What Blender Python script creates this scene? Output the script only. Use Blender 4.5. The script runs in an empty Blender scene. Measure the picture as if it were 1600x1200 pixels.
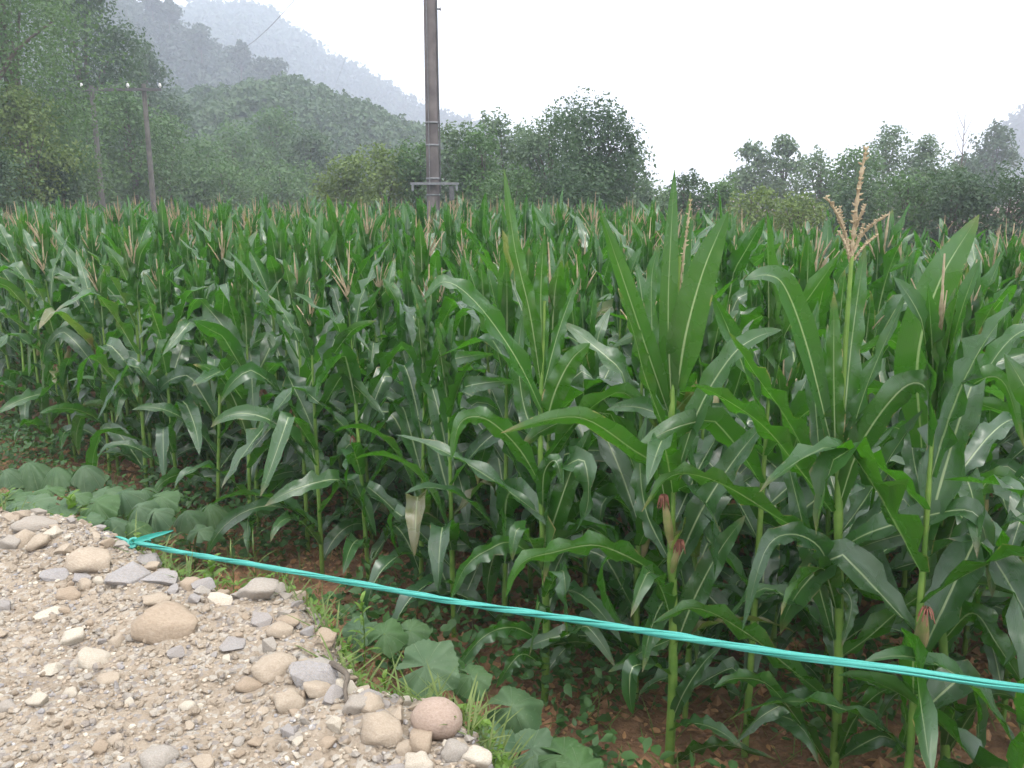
import bpy, math, random
import numpy as np
from mathutils import Vector, Matrix, noise
R = math.radians
rnd = random.Random(7)
rng = np.random.default_rng(11)
scn = bpy.context.scene
COL = scn.collection

# ------------------------------------------------------------------ camera, sky, sun
F_PX, PITCH, EYE = 1386.0, R(12.2), 2.3          # photo is 1600 px wide; eye height above the field soil
cam_d = bpy.data.cameras.new('camera'); cam = bpy.data.objects.new('camera', cam_d); COL.objects.link(cam)
cam.location = (0, 0, EYE); cam.rotation_euler = (R(90) - PITCH, 0, 0)
cam_d.sensor_width = 36; cam_d.lens = 36 * F_PX / 1600; cam_d.clip_start = 0.05; cam_d.clip_end = 4000
scn.camera = cam
SUN_EL, SUN_AZ = R(68), R(150)                    # azimuth: clockwise from +Y seen from above
w = bpy.data.worlds.new('World'); scn.world = w; w.use_nodes = True
nt = w.node_tree; nt.nodes.clear()
sky = nt.nodes.new('ShaderNodeTexSky'); sky.sky_type = 'NISHITA'; sky.sun_disc = False
sky.sun_elevation = SUN_EL; sky.sun_rotation = SUN_AZ; sky.air_density = 1.0; sky.dust_density = 6.0; sky.ozone_density = 1.0
hs = nt.nodes.new('ShaderNodeHueSaturation'); hs.inputs['Saturation'].default_value = 0.30
bgn = nt.nodes.new('ShaderNodeBackground'); bgn.inputs['Strength'].default_value = 0.15
wo = nt.nodes.new('ShaderNodeOutputWorld')
cl = nt.nodes.new('ShaderNodeMix'); cl.data_type = 'RGBA'; cl.inputs[0].default_value = .72       # thin white overcast over the sky
cl.inputs[7].default_value = (13.0, 13.0, 13.1, 1)
nt.links.new(sky.outputs[0], hs.inputs['Color']); nt.links.new(hs.outputs[0], cl.inputs[6]); nt.links.new(cl.outputs[2], bgn.inputs['Color']); nt.links.new(bgn.outputs[0], wo.inputs['Surface'])
sd = bpy.data.lights.new('sun', 'SUN'); sun = bpy.data.objects.new('sun', sd); COL.objects.link(sun)
sd.energy = 1.5; sd.angle = R(11); sd.color = (1.0, 0.96, 0.90)
sv = Vector((math.sin(SUN_AZ) * math.cos(SUN_EL), math.cos(SUN_AZ) * math.cos(SUN_EL), math.sin(SUN_EL)))
sun.rotation_euler = (-sv).to_track_quat('-Z', 'Y').to_euler()
sun.location = sv * 60
vs = scn.view_settings; vs.view_transform = 'Standard'; vs.look = 'None'; vs.gamma = 1; vs.use_curve_mapping = False
vs.exposure = 0.86
scn.render.engine = 'CYCLES'
scn.cycles.max_bounces = 6; scn.cycles.diffuse_bounces = 3; scn.cycles.glossy_bounces = 2
scn.cycles.transmission_bounces = 3; scn.cycles.transparent_max_bounces = 6; scn.cycles.volume_bounces = 1
scn.cycles.use_denoising = True
scn.cycles.caustics_reflective = False; scn.cycles.caustics_refractive = False

# ------------------------------------------------------------------ projection of photo pixels into the world
CP, SP = math.cos(PITCH), math.sin(PITCH)
def ray(u, v):
    a, b = (u - 800) / F_PX, (v - 600) / F_PX
    return Vector((a, CP - b * SP, -SP - b * CP))
def at_y(u, v, y):                                 # the point seen at (u, v) that stands y metres ahead
    d = ray(u, v); return Vector((0, 0, EYE)) + d * (y / d.y)
def at_z(u, v, z):                                 # the point seen at (u, v) on the level z
    d = ray(u, v); return Vector((0, 0, EYE)) + d * ((z - EYE) / d.z)
def pix(p):
    x, y, z = p[0], p[1], p[2] - EYE
    dep = y * CP - z * SP; up = y * SP + z * CP
    return 800 + F_PX * x / max(dep, 1e-3), 600 - F_PX * up / max(dep, 1e-3), dep

# ------------------------------------------------------------------ materials
def mat(name):
    m = bpy.data.materials.new(name); m.use_nodes = True; n = m.node_tree; n.nodes.clear()
    return m, n
def nd(n, t, **k):
    x = n.nodes.new(t)
    for a, b in k.items():
        if a in x.inputs: x.inputs[a].default_value = b
        else: setattr(x, a, b)
    return x
def mixc(n, fac, a, b, blend='MIX'):
    m = n.nodes.new('ShaderNodeMix'); m.data_type = 'RGBA'; m.blend_type = blend
    for s, v in ((m.inputs[0], fac), (m.inputs[6], a), (m.inputs[7], b)):
        if isinstance(v, bpy.types.NodeSocket): n.links.new(v, s)
        elif isinstance(v, (int, float)): s.default_value = v
        else: s.default_value = (*v, 1)
    return m.outputs[2]
def math_(n, op, a, b=0.0, c=0.0):
    m = n.nodes.new('ShaderNodeMath'); m.operation = op
    for s, v in zip(m.inputs, (a, b, c)):
        if isinstance(v, bpy.types.NodeSocket): n.links.new(v, s)
        else: s.default_value = v
    return m.outputs[0]
def noise_(n, scale, detail=3, vec=None, rough=.5):
    t = nd(n, 'ShaderNodeTexNoise', Scale=scale, Detail=detail, Roughness=rough)
    if vec is None:
        g = n.nodes.new('ShaderNodeNewGeometry'); vec = g.outputs['Position']
    n.links.new(vec, t.inputs['Vector'])
    return t.outputs[0]
def ramp(n, fac, lo, hi, a=0.0, b=1.0):
    m = n.nodes.new('ShaderNodeMapRange'); n.links.new(fac, m.inputs[0])
    for i, v in enumerate((lo, hi, a, b)): m.inputs[i + 1].default_value = v
    return m.outputs[0]
def finish(n, col, rough, trans=0.0, tcol=None, bump=None, spec=.5, bd=.002, bs=.6, sheen=0):
    p = nd(n, 'ShaderNodeBsdfPrincipled'); o = n.nodes.new('ShaderNodeOutputMaterial')
    if isinstance(col, bpy.types.NodeSocket): n.links.new(col, p.inputs['Base Color'])
    else: p.inputs['Base Color'].default_value = (*col, 1)
    if isinstance(rough, bpy.types.NodeSocket): n.links.new(rough, p.inputs['Roughness'])
    else: p.inputs['Roughness'].default_value = rough
    p.inputs['Specular IOR Level'].default_value = spec
    if bump is not None:
        b = nd(n, 'ShaderNodeBump', Strength=bs, Distance=bd); n.links.new(bump, b.inputs['Height']); n.links.new(b.outputs[0], p.inputs['Normal'])
    if trans > 0:
        t = n.nodes.new('ShaderNodeBsdfTranslucent')
        if isinstance(tcol, bpy.types.NodeSocket): n.links.new(tcol, t.inputs['Color'])
        else: t.inputs['Color'].default_value = (*tcol, 1)
        mx = n.nodes.new('ShaderNodeMixShader'); mx.inputs[0].default_value = trans
        n.links.new(p.outputs[0], mx.inputs[1]); n.links.new(t.outputs[0], mx.inputs[2]); n.links.new(mx.outputs[0], o.inputs['Surface'])
    else:
        n.links.new(p.outputs[0], o.inputs['Surface'])

def corn_leaf_mat():
    m, n = mat('corn leaf blade')
    uv = n.nodes.new('ShaderNodeUVMap'); sx = n.nodes.new('ShaderNodeSeparateXYZ'); n.links.new(uv.outputs[0], sx.inputs[0])
    d = math_(n, 'ABSOLUTE', math_(n, 'SUBTRACT', sx.outputs[0], .5))
    rib_w = ramp(n, sx.outputs[1], 0, 1, .048, .016)
    rib = math_(n, 'SUBTRACT', 1.0, math_(n, 'DIVIDE', d, rib_w)); rib = ramp(n, rib, 0, .5)
    ribf = math_(n, 'MULTIPLY', rib, ramp(n, sx.outputs[1], .75, 1.0, .9, .1))
    oi = n.nodes.new('ShaderNodeObjectInfo')
    v1 = noise_(n, 1.3, 2); v2 = noise_(n, 9, 3)
    base = mixc(n, ramp(n, v1, .35, .65), (.010, .050, .011), (.027, .098, .010))
    base = mixc(n, math_(n, 'MULTIPLY', oi.outputs['Random'], .55), base, (.042, .120, .012))
    vein = math_(n, 'SINE', math_(n, 'MULTIPLY', sx.outputs[0], 150.0))
    base = mixc(n, ramp(n, vein, 0.2, 1, 0, .22), base, (.075, .17, .045))
    base = mixc(n, ramp(n, v2, .62, .75, 0, .35), base, (.12, .17, .045))
    oi_u = math_(n, 'GREATER_THAN', noise_(n, 5.0, 5, None, .7), .60)
    edge = ramp(n, math_(n, 'ADD', d, math_(n, 'MULTIPLY', noise_(n, 40, 3), .10)), .50, .53)
    base = mixc(n, math_(n, 'MULTIPLY', edge, oi_u), base, (.30, .23, .09))
    base = mixc(n, math_(n, 'MULTIPLY', math_(n, 'GREATER_THAN', oi.outputs['Random'], .988), ramp(n, v2, .3, .6, .5, 1)), base, (.26, .20, .075))
    spot = ramp(n, noise_(n, 95, 2), .74, .78)
    base = mixc(n, math_(n, 'MULTIPLY', spot, .7), base, (.22, .22, .09))
    # dry brown tips and edges where the leaf is old
    dry = math_(n, 'MULTIPLY', ramp(n, sx.outputs[1], .90, 1.0), ramp(n, oi.outputs['Random'], .6, .7))
    base = mixc(n, dry, base, (.25, .17, .07))
    gm = n.nodes.new('ShaderNodeNewGeometry')
    base = mixc(n, math_(n, 'MULTIPLY', gm.outputs['Backfacing'], .42), base, (.042, .088, .050))
    col = mixc(n, ribf, base, (.38, .47, .24))
    tc = mixc(n, ribf, (.085, .32, .012), (.18, .38, .06))
    bump = math_(n, 'ADD', math_(n, 'MULTIPLY', vein, .25), math_(n, 'MULTIPLY', rib, -1.0))
    rg = ramp(n, v2, .3, .7, .20, .34)
    finish(n, col, rg, .30, tc, bump, .9, .0012, .6)
    return m
M_LEAF = corn_leaf_mat()
def simple(name, c1, c2, scale, rough, trans=0, tc=None, bs=.5, bd=.003, rand=None, spec=.4, detail=4):
    m, n = mat(name)
    f = noise_(n, scale, detail)
    col = mixc(n, ramp(n, f, .35, .65), c1, c2)
    if rand:
        oi = n.nodes.new('ShaderNodeObjectInfo'); col = mixc(n, oi.outputs['Random'], col, rand)
    finish(n, col, rough, trans, tc, noise_(n, scale * 4, 4), spec, bd, bs)
    return m
M_STALK = simple('corn stalk', (.10, .20, .035), (.17, .27, .055), 14, .5, 0)
M_TASSEL = simple('corn tassel', (.34, .265, .165), (.50, .42, .28), 60, .8, .2, (.5, .36, .16))
M_TASSEL_FAR = simple('ripe corn tassel', (.30, .22, .13), (.44, .33, .20), 8, .85, .25, (.42, .32, .19))
M_HUSK = simple('ear husk', (.17, .20, .06), (.30, .24, .12), 20, .55, .1, (.2, .3, .05))
M_SILK = simple('corn silk', (.17, .055, .04), (.27, .12, .075), 60, .7)
M_SOIL = simple('field soil', (.12, .064, .034), (.23, .128, .070), 7, .95, bs=1, bd=.03, detail=8)
M_CLOD = simple('clods', (.17, .088, .045), (.36, .205, .11), 12, .95, bs=.8, bd=.01, detail=6)
M_LITTER = simple('dry leaf litter', (.28, .14, .06), (.46, .27, .13), 15, .9, .2, (.3, .18, .08))
M_GRAVEL = simple('crushed gravel', (.25, .195, .14), (.38, .315, .24), 55, .9, bs=.6, bd=.003)
def dirt_mat():
    m, n = mat('packed gravelly dirt')
    a = noise_(n, 5, 6, rough=.6); b = noise_(n, 70, 4, rough=.7)
    g = n.nodes.new('ShaderNodeNewGeometry')
    vo = nd(n, 'ShaderNodeTexVoronoi', Scale=55.0); n.links.new(g.outputs['Position'], vo.inputs['Vector'])
    col = mixc(n, ramp(n, a, .35, .65), (.205, .158, .108), (.315, .255, .188))
    col = mixc(n, ramp(n, b, .3, .7, 0, .5), col, (.38, .33, .27))
    hv = n.nodes.new('ShaderNodeSeparateColor'); n.links.new(vo.outputs['Color'], hv.inputs[0])
    col = mixc(n, ramp(n, hv.outputs[0], .72, .8, 0, .55), col, (.42, .39, .34))
    col = mixc(n, ramp(n, hv.outputs[1], .80, .86, 0, .5), col, (.20, .19, .19))
    h = math_(n, 'ADD', math_(n, 'MULTIPLY', vo.outputs['Distance'], -1.1), b)
    finish(n, col, .93, bump=h, bd=.012, bs=.9, spec=.25)
    return m
M_DIRT = dirt_mat()
def stone_mat(name, c1, c2, veins=None):
    m, n = mat(name)
    tc = n.nodes.new('ShaderNodeTexCoord'); oi = n.nodes.new('ShaderNodeObjectInfo')
    add = n.nodes.new('ShaderNodeVectorMath'); n.links.new(tc.outputs['Object'], add.inputs[0]); n.links.new(oi.outputs['Location'], add.inputs[1])
    v = add.outputs[0]
    f = noise_(n, 9, 5, v, .6); g = noise_(n, 90, 4, v, .7)
    col = mixc(n, ramp(n, f, .35, .65), c1, c2)
    col = mixc(n, ramp(n, g, .55, .75, 0, .45), col, tuple(min(1, x * 1.35) for x in c2))
    col = mixc(n, ramp(n, g, .45, .25, 0, .4), col, tuple(x * .55 for x in c1))
    if veins:
        wv = nd(n, 'ShaderNodeTexWave', Scale=7.0, Distortion=6.0, Detail=3.0); n.links.new(v, wv.inputs['Vector'])
        col = mixc(n, ramp(n, wv.outputs[0], .90, .98, 0, .7), col, veins)
    gn = n.nodes.new('ShaderNodeNewGeometry')
    col = mixc(n, math_(n, 'MULTIPLY', ramp(n, noise_(n, 30, 5, v, .65), .42, .62), .65), col, (.285, .225, .16))   # dried mud
    col = mixc(n, math_(n, 'MULTIPLY', ramp(n, noise_(n, 2.5, 3), .4, .6), .25), col, (.27, .21, .15))
    finish(n, col, .82, bump=math_(n, 'ADD', f, math_(n, 'MULTIPLY', g, .35)), bd=.008, bs=.55, spec=.3)
    return m
M_ST = {'tan': stone_mat('tan limestone', (.31, .25, .185), (.42, .36, .285)),
        'pale': stone_mat('pale limestone', (.43, .385, .31), (.56, .52, .44)),
        'grey': stone_mat('blue grey slate', (.16, .162, .178), (.27, .272, .285), (.50, .49, .47)),
        'pink': stone_mat('pinkish sandstone', (.29, .205, .165), (.40, .305, .255)),
        'brown': stone_mat('brown crusted rock', (.26, .195, .135), (.37, .30, .225)),
        'mid': stone_mat('mid grey stone', (.25, .235, .215), (.36, .345, .315))}
def foliage_mat(name, c1, c2, tc, scale=.8, rough=.55, trans=.3, spec=.4):
    m, n = mat(name)
    oi = n.nodes.new('ShaderNodeObjectInfo')
    f = noise_(n, scale, 4, rough=.65); g = noise_(n, scale * 7, 2)
    col = mixc(n, ramp(n, f, .35, .65), c1, c2)
    col = mixc(n, ramp(n, g, .55, .8, 0, .5), col, tuple(min(1, x * 1.7) for x in c2))
    finish(n, col, rough, trans, tc, None, spec)
    return m
M_F = {'dark': foliage_mat('dark tree leaves', (.026, .060, .026), (.058, .105, .042), (.06, .14, .03)),
       'mid': foliage_mat('green tree leaves', (.040, .088, .026), (.080, .150, .044), (.10, .23, .04)),
       'yellow': foliage_mat('yellow green leaves', (.070, .115, .024), (.13, .185, .042), (.14, .24, .03)),
       'hill': foliage_mat('hillside scrub', (.034, .074, .028), (.070, .122, .044), (.06, .13, .03), .06),
       'pine': foliage_mat('far forest', (.022, .045, .022), (.040, .072, .032), (.03, .07, .02), .03),
       'willow': foliage_mat('silvery leaves', (.060, .105, .055), (.115, .17, .085), (.12, .22, .07))}
M_BARK = simple('bark', (.065, .052, .040), (.12, .098, .075), 8, .9, bs=1, bd=.02)
M_HILL = simple('hillside earth and grass', (.040, .070, .025), (.075, .11, .040), .05, .95, detail=8)
M_CONC = simple('weathered concrete', (.085, .074, .072), (.15, .130, .125), 3, .85, bs=.4, bd=.004, detail=8)
M_STEEL = simple('galvanised steel', (.11, .115, .12), (.18, .185, .19), 20, .5)
M_WIRE = simple('dark cable', (.06, .06, .065), (.09, .09, .09), 20, .6)
M_PORC = simple('white porcelain', (.50, .50, .49), (.60, .60, .58), 20, .3)
M_WOODPOLE = simple('grey pole concrete', (.07, .07, .062), (.12, .115, .10), 4, .9, bs=.4)
def rope_mat():
    m, n = mat('teal plastic strip')
    uv = n.nodes.new('ShaderNodeUVMap'); mp = n.nodes.new('ShaderNodeMapping'); n.links.new(uv.outputs[0], mp.inputs[0]); mp.inputs['Scale'].default_value = (30, 1.2, 1)
    f = noise_(n, 3.0, 4, mp.outputs[0], .6)
    col = mixc(n, ramp(n, f, .3, .7), (.012, .20, .16), (.11, .52, .44))
    finish(n, col, .38, .18, (.05, .6, .45), f, .5, .0015, .6)
    return m
M_ROPE = rope_mat()
M_BROAD = foliage_mat('squash leaf', (.046, .105, .045), (.075, .15, .060), (.09, .24, .04), 6, .55, .25, .4)
M_WEED = foliage_mat('fresh weed leaf', (.085, .17, .022), (.15, .25, .04), (.16, .32, .03), 6, .5, .35)
M_BEAN = foliage_mat('bean leaf', (.028, .072, .020), (.055, .125, .032), (.07, .19, .02), 3, .5, .3)
M_GRASS = foliage_mat('bank grass', (.065, .12, .022), (.15, .19, .055), (.13, .22, .03), 3, .6, .3)

# ------------------------------------------------------------------ mesh and object helpers
def mesh(name, V, Fq, m, UV=None, smooth=True):
    """V (n,3); Fq (k,4) quads or (k,3) triangles; UV (n,2) per vertex"""
    V = np.asarray(V, np.float32); Fq = np.asarray(Fq, np.int32)
    me = bpy.data.meshes.new(name); k, s = Fq.shape
    me.vertices.add(len(V)); me.vertices.foreach_set('co', V.ravel())
    me.loops.add(k * s); me.loops.foreach_set('vertex_index', Fq.ravel())
    me.polygons.add(k); me.polygons.foreach_set('loop_start', np.arange(0, k * s, s, dtype=np.int32))
    me.polygons.foreach_set('use_smooth', np.full(k, smooth))
    if UV is not None:
        l = me.uv_layers.new(name='UVMap'); l.data.foreach_set('uv', np.asarray(UV, np.float32)[Fq.ravel()].ravel())
    me.update(calc_edges=True); me.materials.append(m)
    return me
def obj(name, me, parent=None, loc=None):
    o = bpy.data.objects.new(name, me); COL.objects.link(o)
    if parent is not None: o.parent = parent
    if loc is not None: o.location = loc
    return o
def tag(o, label=None, cat=None, group=None, kind=None):
    if label: o['label'] = label
    if cat: o['category'] = cat
    if group: o['group'] = group
    if kind: o['kind'] = kind
    return o
def empty(name, loc, rz=0, label=None, cat=None, group=None):
    o = bpy.data.objects.new(name, None); COL.objects.link(o); o.location = loc; o.rotation_euler[2] = rz; o.empty_display_size = .1
    return tag(o, label, cat, group)
def join(parts):
    """parts: (V, F, UV) with equal face size"""
    Vs, Fs, Us, k = [], [], [], 0
    for V, F, U in parts:
        Vs.append(V); Fs.append(np.asarray(F) + k); Us.append(U if U is not None else np.zeros((len(V), 2))); k += len(V)
    return np.concatenate(Vs), np.concatenate(Fs), np.concatenate(Us)
def grid_faces(nr, nc):
    i = np.arange(nr - 1)[:, None] * nc + np.arange(nc - 1)[None]
    i = i.ravel(); return np.stack([i, i + 1, i + nc + 1, i + nc], 1)
def tube(pts, rad, sides=8):
    pts = np.asarray(pts, float); n = len(pts); rad = np.broadcast_to(np.asarray(rad, float), (n,))
    T = np.gradient(pts, axis=0); T /= np.linalg.norm(T, axis=1)[:, None] + 1e-9
    ref = np.array([1, 0, 0]) if abs(T[0][2]) > .8 else np.array([0, 0, 1])
    A = np.cross(T, ref); A /= np.linalg.norm(A, axis=1)[:, None] + 1e-9; B = np.cross(T, A)
    a = np.linspace(0, 2 * np.pi, sides + 1)
    V = pts[:, None] + rad[:, None, None] * (np.cos(a)[None, :, None] * A[:, None] + np.sin(a)[None, :, None] * B[:, None])
    U = np.stack(np.meshgrid(a / (2 * np.pi), np.linspace(0, 1, n)), -1).reshape(-1, 2)
    return V.reshape(-1, 3), grid_faces(n, sides + 1), U
def spline(P, n):
    P = np.asarray(P, float); k = len(P)
    P2 = np.vstack([2 * P[0] - P[1], P, 2 * P[-1] - P[-2]])
    out = []
    for t in np.linspace(0, k - 1 - 1e-6, n):
        i = int(t); f = t - i; a, b, c, d = P2[i:i + 4]
        out.append(.5 * ((2 * b) + (-a + c) * f + (2 * a - 5 * b + 4 * c - d) * f * f + (-a + 3 * b - 3 * c + d) * f ** 3))
    return np.array(out)
def box(lo, hi):
    x0, y0, z0 = lo; x1, y1, z1 = hi
    V = np.array([[x0,y0,z0],[x1,y0,z0],[x1,y1,z0],[x0,y1,z0],[x0,y0,z1],[x1,y0,z1],[x1,y1,z1],[x0,y1,z1]], float)
    F = np.array([[0,3,2,1],[4,5,6,7],[0,1,5,4],[1,2,6,5],[2,3,7,6],[3,0,4,7]])
    return V, F, np.zeros((8, 2))

# ------------------------------------------------------------------ ground: field soil, hills
def fbm(x, y, s, o=4, seed=0.0):
    v = 0; a = 1; t = 0
    for _ in range(o):
        v += a * noise.noise(Vector((x * s, y * s, seed))); t += a; a *= .5; s *= 2
    return v / t
def ground():
    xs = np.concatenate([[-800, -400, -200, -100, -50, -25, -14], np.linspace(-9, 6, 130), [9, 14, 25, 50, 100, 200, 400, 800]])
    ys = np.concatenate([[-200, -60, -20, -5], np.linspace(0, 12, 110), [15, 20, 28, 40, 60, 100, 200, 400, 600, 800]])
    V = np.zeros((len(ys), len(xs), 3)); V[..., 0] = xs[None]; V[..., 1] = ys[:, None]
    for i, y in enumerate(ys):
        for j, x in enumerate(xs):
            if -9 <= x <= 6 and 0 <= y <= 12: V[i, j, 2] = .05 * fbm(x, y, 1.6, 4)
    me = mesh('field_soil', V.reshape(-1, 3), grid_faces(len(ys), len(xs)), M_SOIL)
    tag(obj('ground', me), 'brown crumbly field soil under the maize', kind='structure')
ground()

def hill(name, crest, dist, tree_h, run, m, label, nr=26, seed=0, foot=-1.5):
    """crest: photo pixels of the skyline; solid ridge rising from its foot, with a back slope"""
    cr = spline([(u, v) for u, v in crest], 90)
    top = []
    for u, v in cr:
        p = at_y(u, v, dist); top.append((p.x, p.y, max(p.z - tree_h * .8, 0)))
    top = np.array(top); k = len(top)
    rows = []
    for t in np.linspace(0, 1, nr):                 # front foot -> crest
        e = math.sin(t * math.pi / 2) ** 1.25
        rows.append(np.stack([top[:, 0], top[:, 1] - (1 - t) * top[:, 2] * run - (1 - t) * 6, foot + (top[:, 2] - foot) * e], 1))
    for t in np.linspace(.15, 1, 8):
        rows.append(np.stack([top[:, 0], top[:, 1] + t * top[:, 2] * run, top[:, 2] + (foot - top[:, 2]) * t], 1))
    V = np.array(rows)
    for i in range(1, nr):
        for j in range(k):
            a = .10 * top[j, 2] * min(1, i / 5) * (1 if i < nr - 2 else .3)
            V[i, j, 2] += a * fbm(V[i, j, 0], V[i, j, 1], 2.2 / (10 + dist * .12), 4, seed)
    me = mesh(name, V.reshape(-1, 3), grid_faces(V.shape[0], k), m)
    tag(obj(name, me), label, kind='structure')
    return V[:nr]
H_NEAR = hill('near_hill', [(60, 150), (150, 150), (260, 138), (350, 138), (440, 118), (500, 130), (580, 160), (650, 190), (720, 222), (800, 262), (850, 290)], 110, 3.2, 2.6, M_HILL, 'scrub covered hill sloping down behind the maize', seed=3)
H_RIDGE = hill('wooded_ridge', [(-260, -210), (0, -110), (100, -60), (200, -14), (260, 20), (300, 45), (350, 70), (400, 95), (450, 120), (520, 152), (580, 180), (640, 215)], 220, 9.5, 1.5, M_HILL, 'hazy wooded ridge rising above the near hill', seed=9)
H_MOUNT = hill('far_mountain', [(60, 70), (200, 40), (270, 22), (300, 12), (325, 3), (350, 2), (405, 4), (425, 16), (450, 38), (485, 58), (520, 85), (570, 110), (620, 135), (680, 165), (740, 188), (800, 208), (900, 245), (1000, 285)], 450, 11, 1.6, M_HILL, 'pale blue misty mountain with a wooded crest', seed=15)
H_RIGHT = hill('far_hill', [(1440, 300), (1510, 278), (1555, 245), (1580, 212), (1600, 190), (1650, 160), (1750, 118), (1900, 70)], 330, 5, 1.6, M_HILL, 'faint misty hill at the edge of the valley', seed=21)

# ------------------------------------------------------------------ leaves as small rhombs (trees, scrub)
def rhombs(C, N, size, r, asp=.58):
    """C centres, N normals, size per leaf -> V, F"""
    n = len(C); A = r.normal(size=(n, 3)); T = np.cross(N, A); T /= np.linalg.norm(T, axis=1)[:, None] + 1e-9
    B = np.cross(N, T); B /= np.linalg.norm(B, axis=1)[:, None] + 1e-9
    s = size[:, None]
    V = np.stack([C - T * s, C - B * s * asp + N * s * .12, C + T * s, C + B * s * asp + N * s * .12], 1).reshape(-1, 3)
    return V, np.arange(4 * n).reshape(-1, 4)
def crown_points(r, n, lobes, rad_pow=.5):
    """leaf centres in the outer shells of many lobes; lobes (k,4): centre + radius"""
    w = lobes[:, 3] ** 2; idx = r.choice(len(lobes), n, p=w / w.sum())
    d = r.normal(size=(n, 3)); d /= np.linalg.norm(d, axis=1)[:, None]
    d[:, 2] = np.where(d[:, 2] < -.5, -d[:, 2], d[:, 2])
    rr = r.random(n) ** .6
    # sprays: leaf density modulated in angle, so the outline breaks up
    C = lobes[idx, :3] + d * (lobes[idx, 3] * (.12 + .98 * rr))[:, None]
    N = d * .6 + r.normal(size=(n, 3)) * .55 + np.array([0, 0, .35]); N /= np.linalg.norm(N, axis=1)[:, None]
    return C, N
def tree_meshes(seed, h, wid, base, nlobes, nleaf, leaf, m, shape='round', spr=.0):
    """trunk and crown meshes of a tree h high, crown wid across from base up"""
    r = np.random.default_rng(seed)
    lob = []
    tips = []
    for i in range(nlobes):
        t = r.random() if shape != 'spire' else r.random() ** 1.3
        z = base + (h - base) * (.06 + .88 * t)
        if shape == 'round': prof = math.sqrt(max(.05, 1 - (2 * (t - .42)) ** 2 * .82))
        elif shape == 'bush': prof = math.sqrt(max(.05, 1 - t ** 3 * .85))
        else: prof = (1 - t) ** .8 + .12
        a = r.random() * 6.283; q = math.sqrt(r.random()) * .92
        R_ = wid * .42 * prof
        lr = wid * (.12 + .17 * r.random()) * (.55 + .45 * prof)
        lob.append((math.cos(a) * R_ * q, math.sin(a) * R_ * q, z, lr))
    lob = np.array(lob)
    # a few thin leaders that break the outline
    lead = []
    for i in range(max(3, nlobes // 5)):
        j = r.integers(len(lob)); c = lob[j]; up = np.array([r.normal() * .25, r.normal() * .25, 1]); up /= np.linalg.norm(up)
        for q in range(4): lead.append((*(c[:3] + up * c[3] * (.85 + .22 * q)), c[3] * (.30 - .065 * q)))
    lob2 = np.vstack([lob, np.array(lead)])
    lob2[:, 2] *= h / max(h * .5, (lob2[:, 2] + lob2[:, 3]).max())
    C, N = crown_points(r, nleaf, lob2); C[:, 2] = np.maximum(C[:, 2], .15)
    V, F = rhombs(C, N, leaf * (.6 + .8 * r.random(nleaf)), r)
    crown = mesh('crown', V, F, m, smooth=False)
    parts = []
    tr = max(.07, h * .018)
    zs = np.linspace(-.1, 1, 8)
    spine = np.stack([np.sin(zs * 3 + seed) * .02 * h, np.cos(zs * 2.3 + seed) * .02 * h, zs * h * .82], 1)
    spine[:, :2] -= spine[0, :2]
    parts.append(tube(spine, np.linspace(tr, tr * .25, 8), 7))
    for i in range(min(12, nlobes)):
        c = lob2[i]; z0 = max(base * .6, c[2] * .45); k = np.array([np.interp(z0, spine[:, 2], spine[:, 0]), np.interp(z0, spine[:, 2], spine[:, 1]), z0])
        mid = (k + c[:3]) / 2 + np.array([0, 0, .06 * h])
        parts.append(tube(spline([k, mid, c[:3]], 6), np.linspace(tr * .45, tr * .1, 6), 5))
    V, F, U = join(parts)
    return mesh('trunk', V, F, M_BARK), crown
_tree_cache = {}
def tree(u, vtop, dist, halfpx, label, m='mid', shape='round', name='tree', seed=None, base=None, leafpx=5.6, dens=1.0, group='trees around the field', cat='tree', vbase=None):
    """a tree whose crown shows at column u, up to row vtop, halfpx wide each side"""
    t = at_y(u, vtop, dist); h = t.z; wid = 2 * halfpx / F_PX * dist
    seed = seed if seed is not None else int(u * 7 + dist)
    base = (.3 if u > 1000 else 1.1) if h < 8.5 else (base if base is not None else h * .18)
    if h < 8.5: wid *= 1.22
    leaf = leafpx / F_PX * dist * .5
    n = int(min(22000, max(4000, 5.2 * (halfpx * 2) * ((h - base) / dist * F_PX) / (leafpx ** 2 * .5) * dens)))
    tm, cm = tree_meshes(seed, h, wid, base, int(46 + 15 * wid / 3), n, leaf, M_F[m], shape)
    o = empty(name, (t.x, dist, 0), 0, label, cat, group)
    obj('trunk', tm, o); obj('crown', cm, o)
    return o

# left: tall trees by the poles, receding into the mist
tree(-120, -330, 27, 210, 'huge dark tree cut by the frame beside the tall mixed trees', 'mid', seed=1, base=.8)
tree(0, -190, 31, 125, 'tall leafy tree whose crown leaves the top of the picture', 'mid', seed=2, base=1)
tree(125, -70, 43, 95, 'tall dense tree directly behind the pole with the crossbar', 'dark', seed=3, base=1.2)
tree(28, 120, 26, 62, 'yellow green tree in front of the tall dark trees', 'yellow', seed=4, base=.6)
tree(84, 225, 27, 40, 'low dark tree with a leaning trunk near the twin poles', 'dark', seed=5, base=1.9)
tree(-30, 205, 24, 70, 'dark rounded tree at the field corner', 'dark', seed=41, base=.5)
tree(190, 120, 40, 62, 'green tree showing between the twin poles', 'mid', seed=6, base=.8)
tree(225, 60, 62, 55, 'misty tall tree behind the twin poles', 'dark', seed=7, base=1)
tree(262, 175, 44, 52, 'rounded green tree just beyond the second pole', 'mid', seed=8, base=.5)
tree(312, 205, 52, 50, 'hazy green tree at the foot of the hill', 'mid', seed=9, base=.5)
tree(362, 178, 60, 56, 'hazy broad tree under the bushy hill crest', 'mid', seed=10, base=.5)
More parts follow.
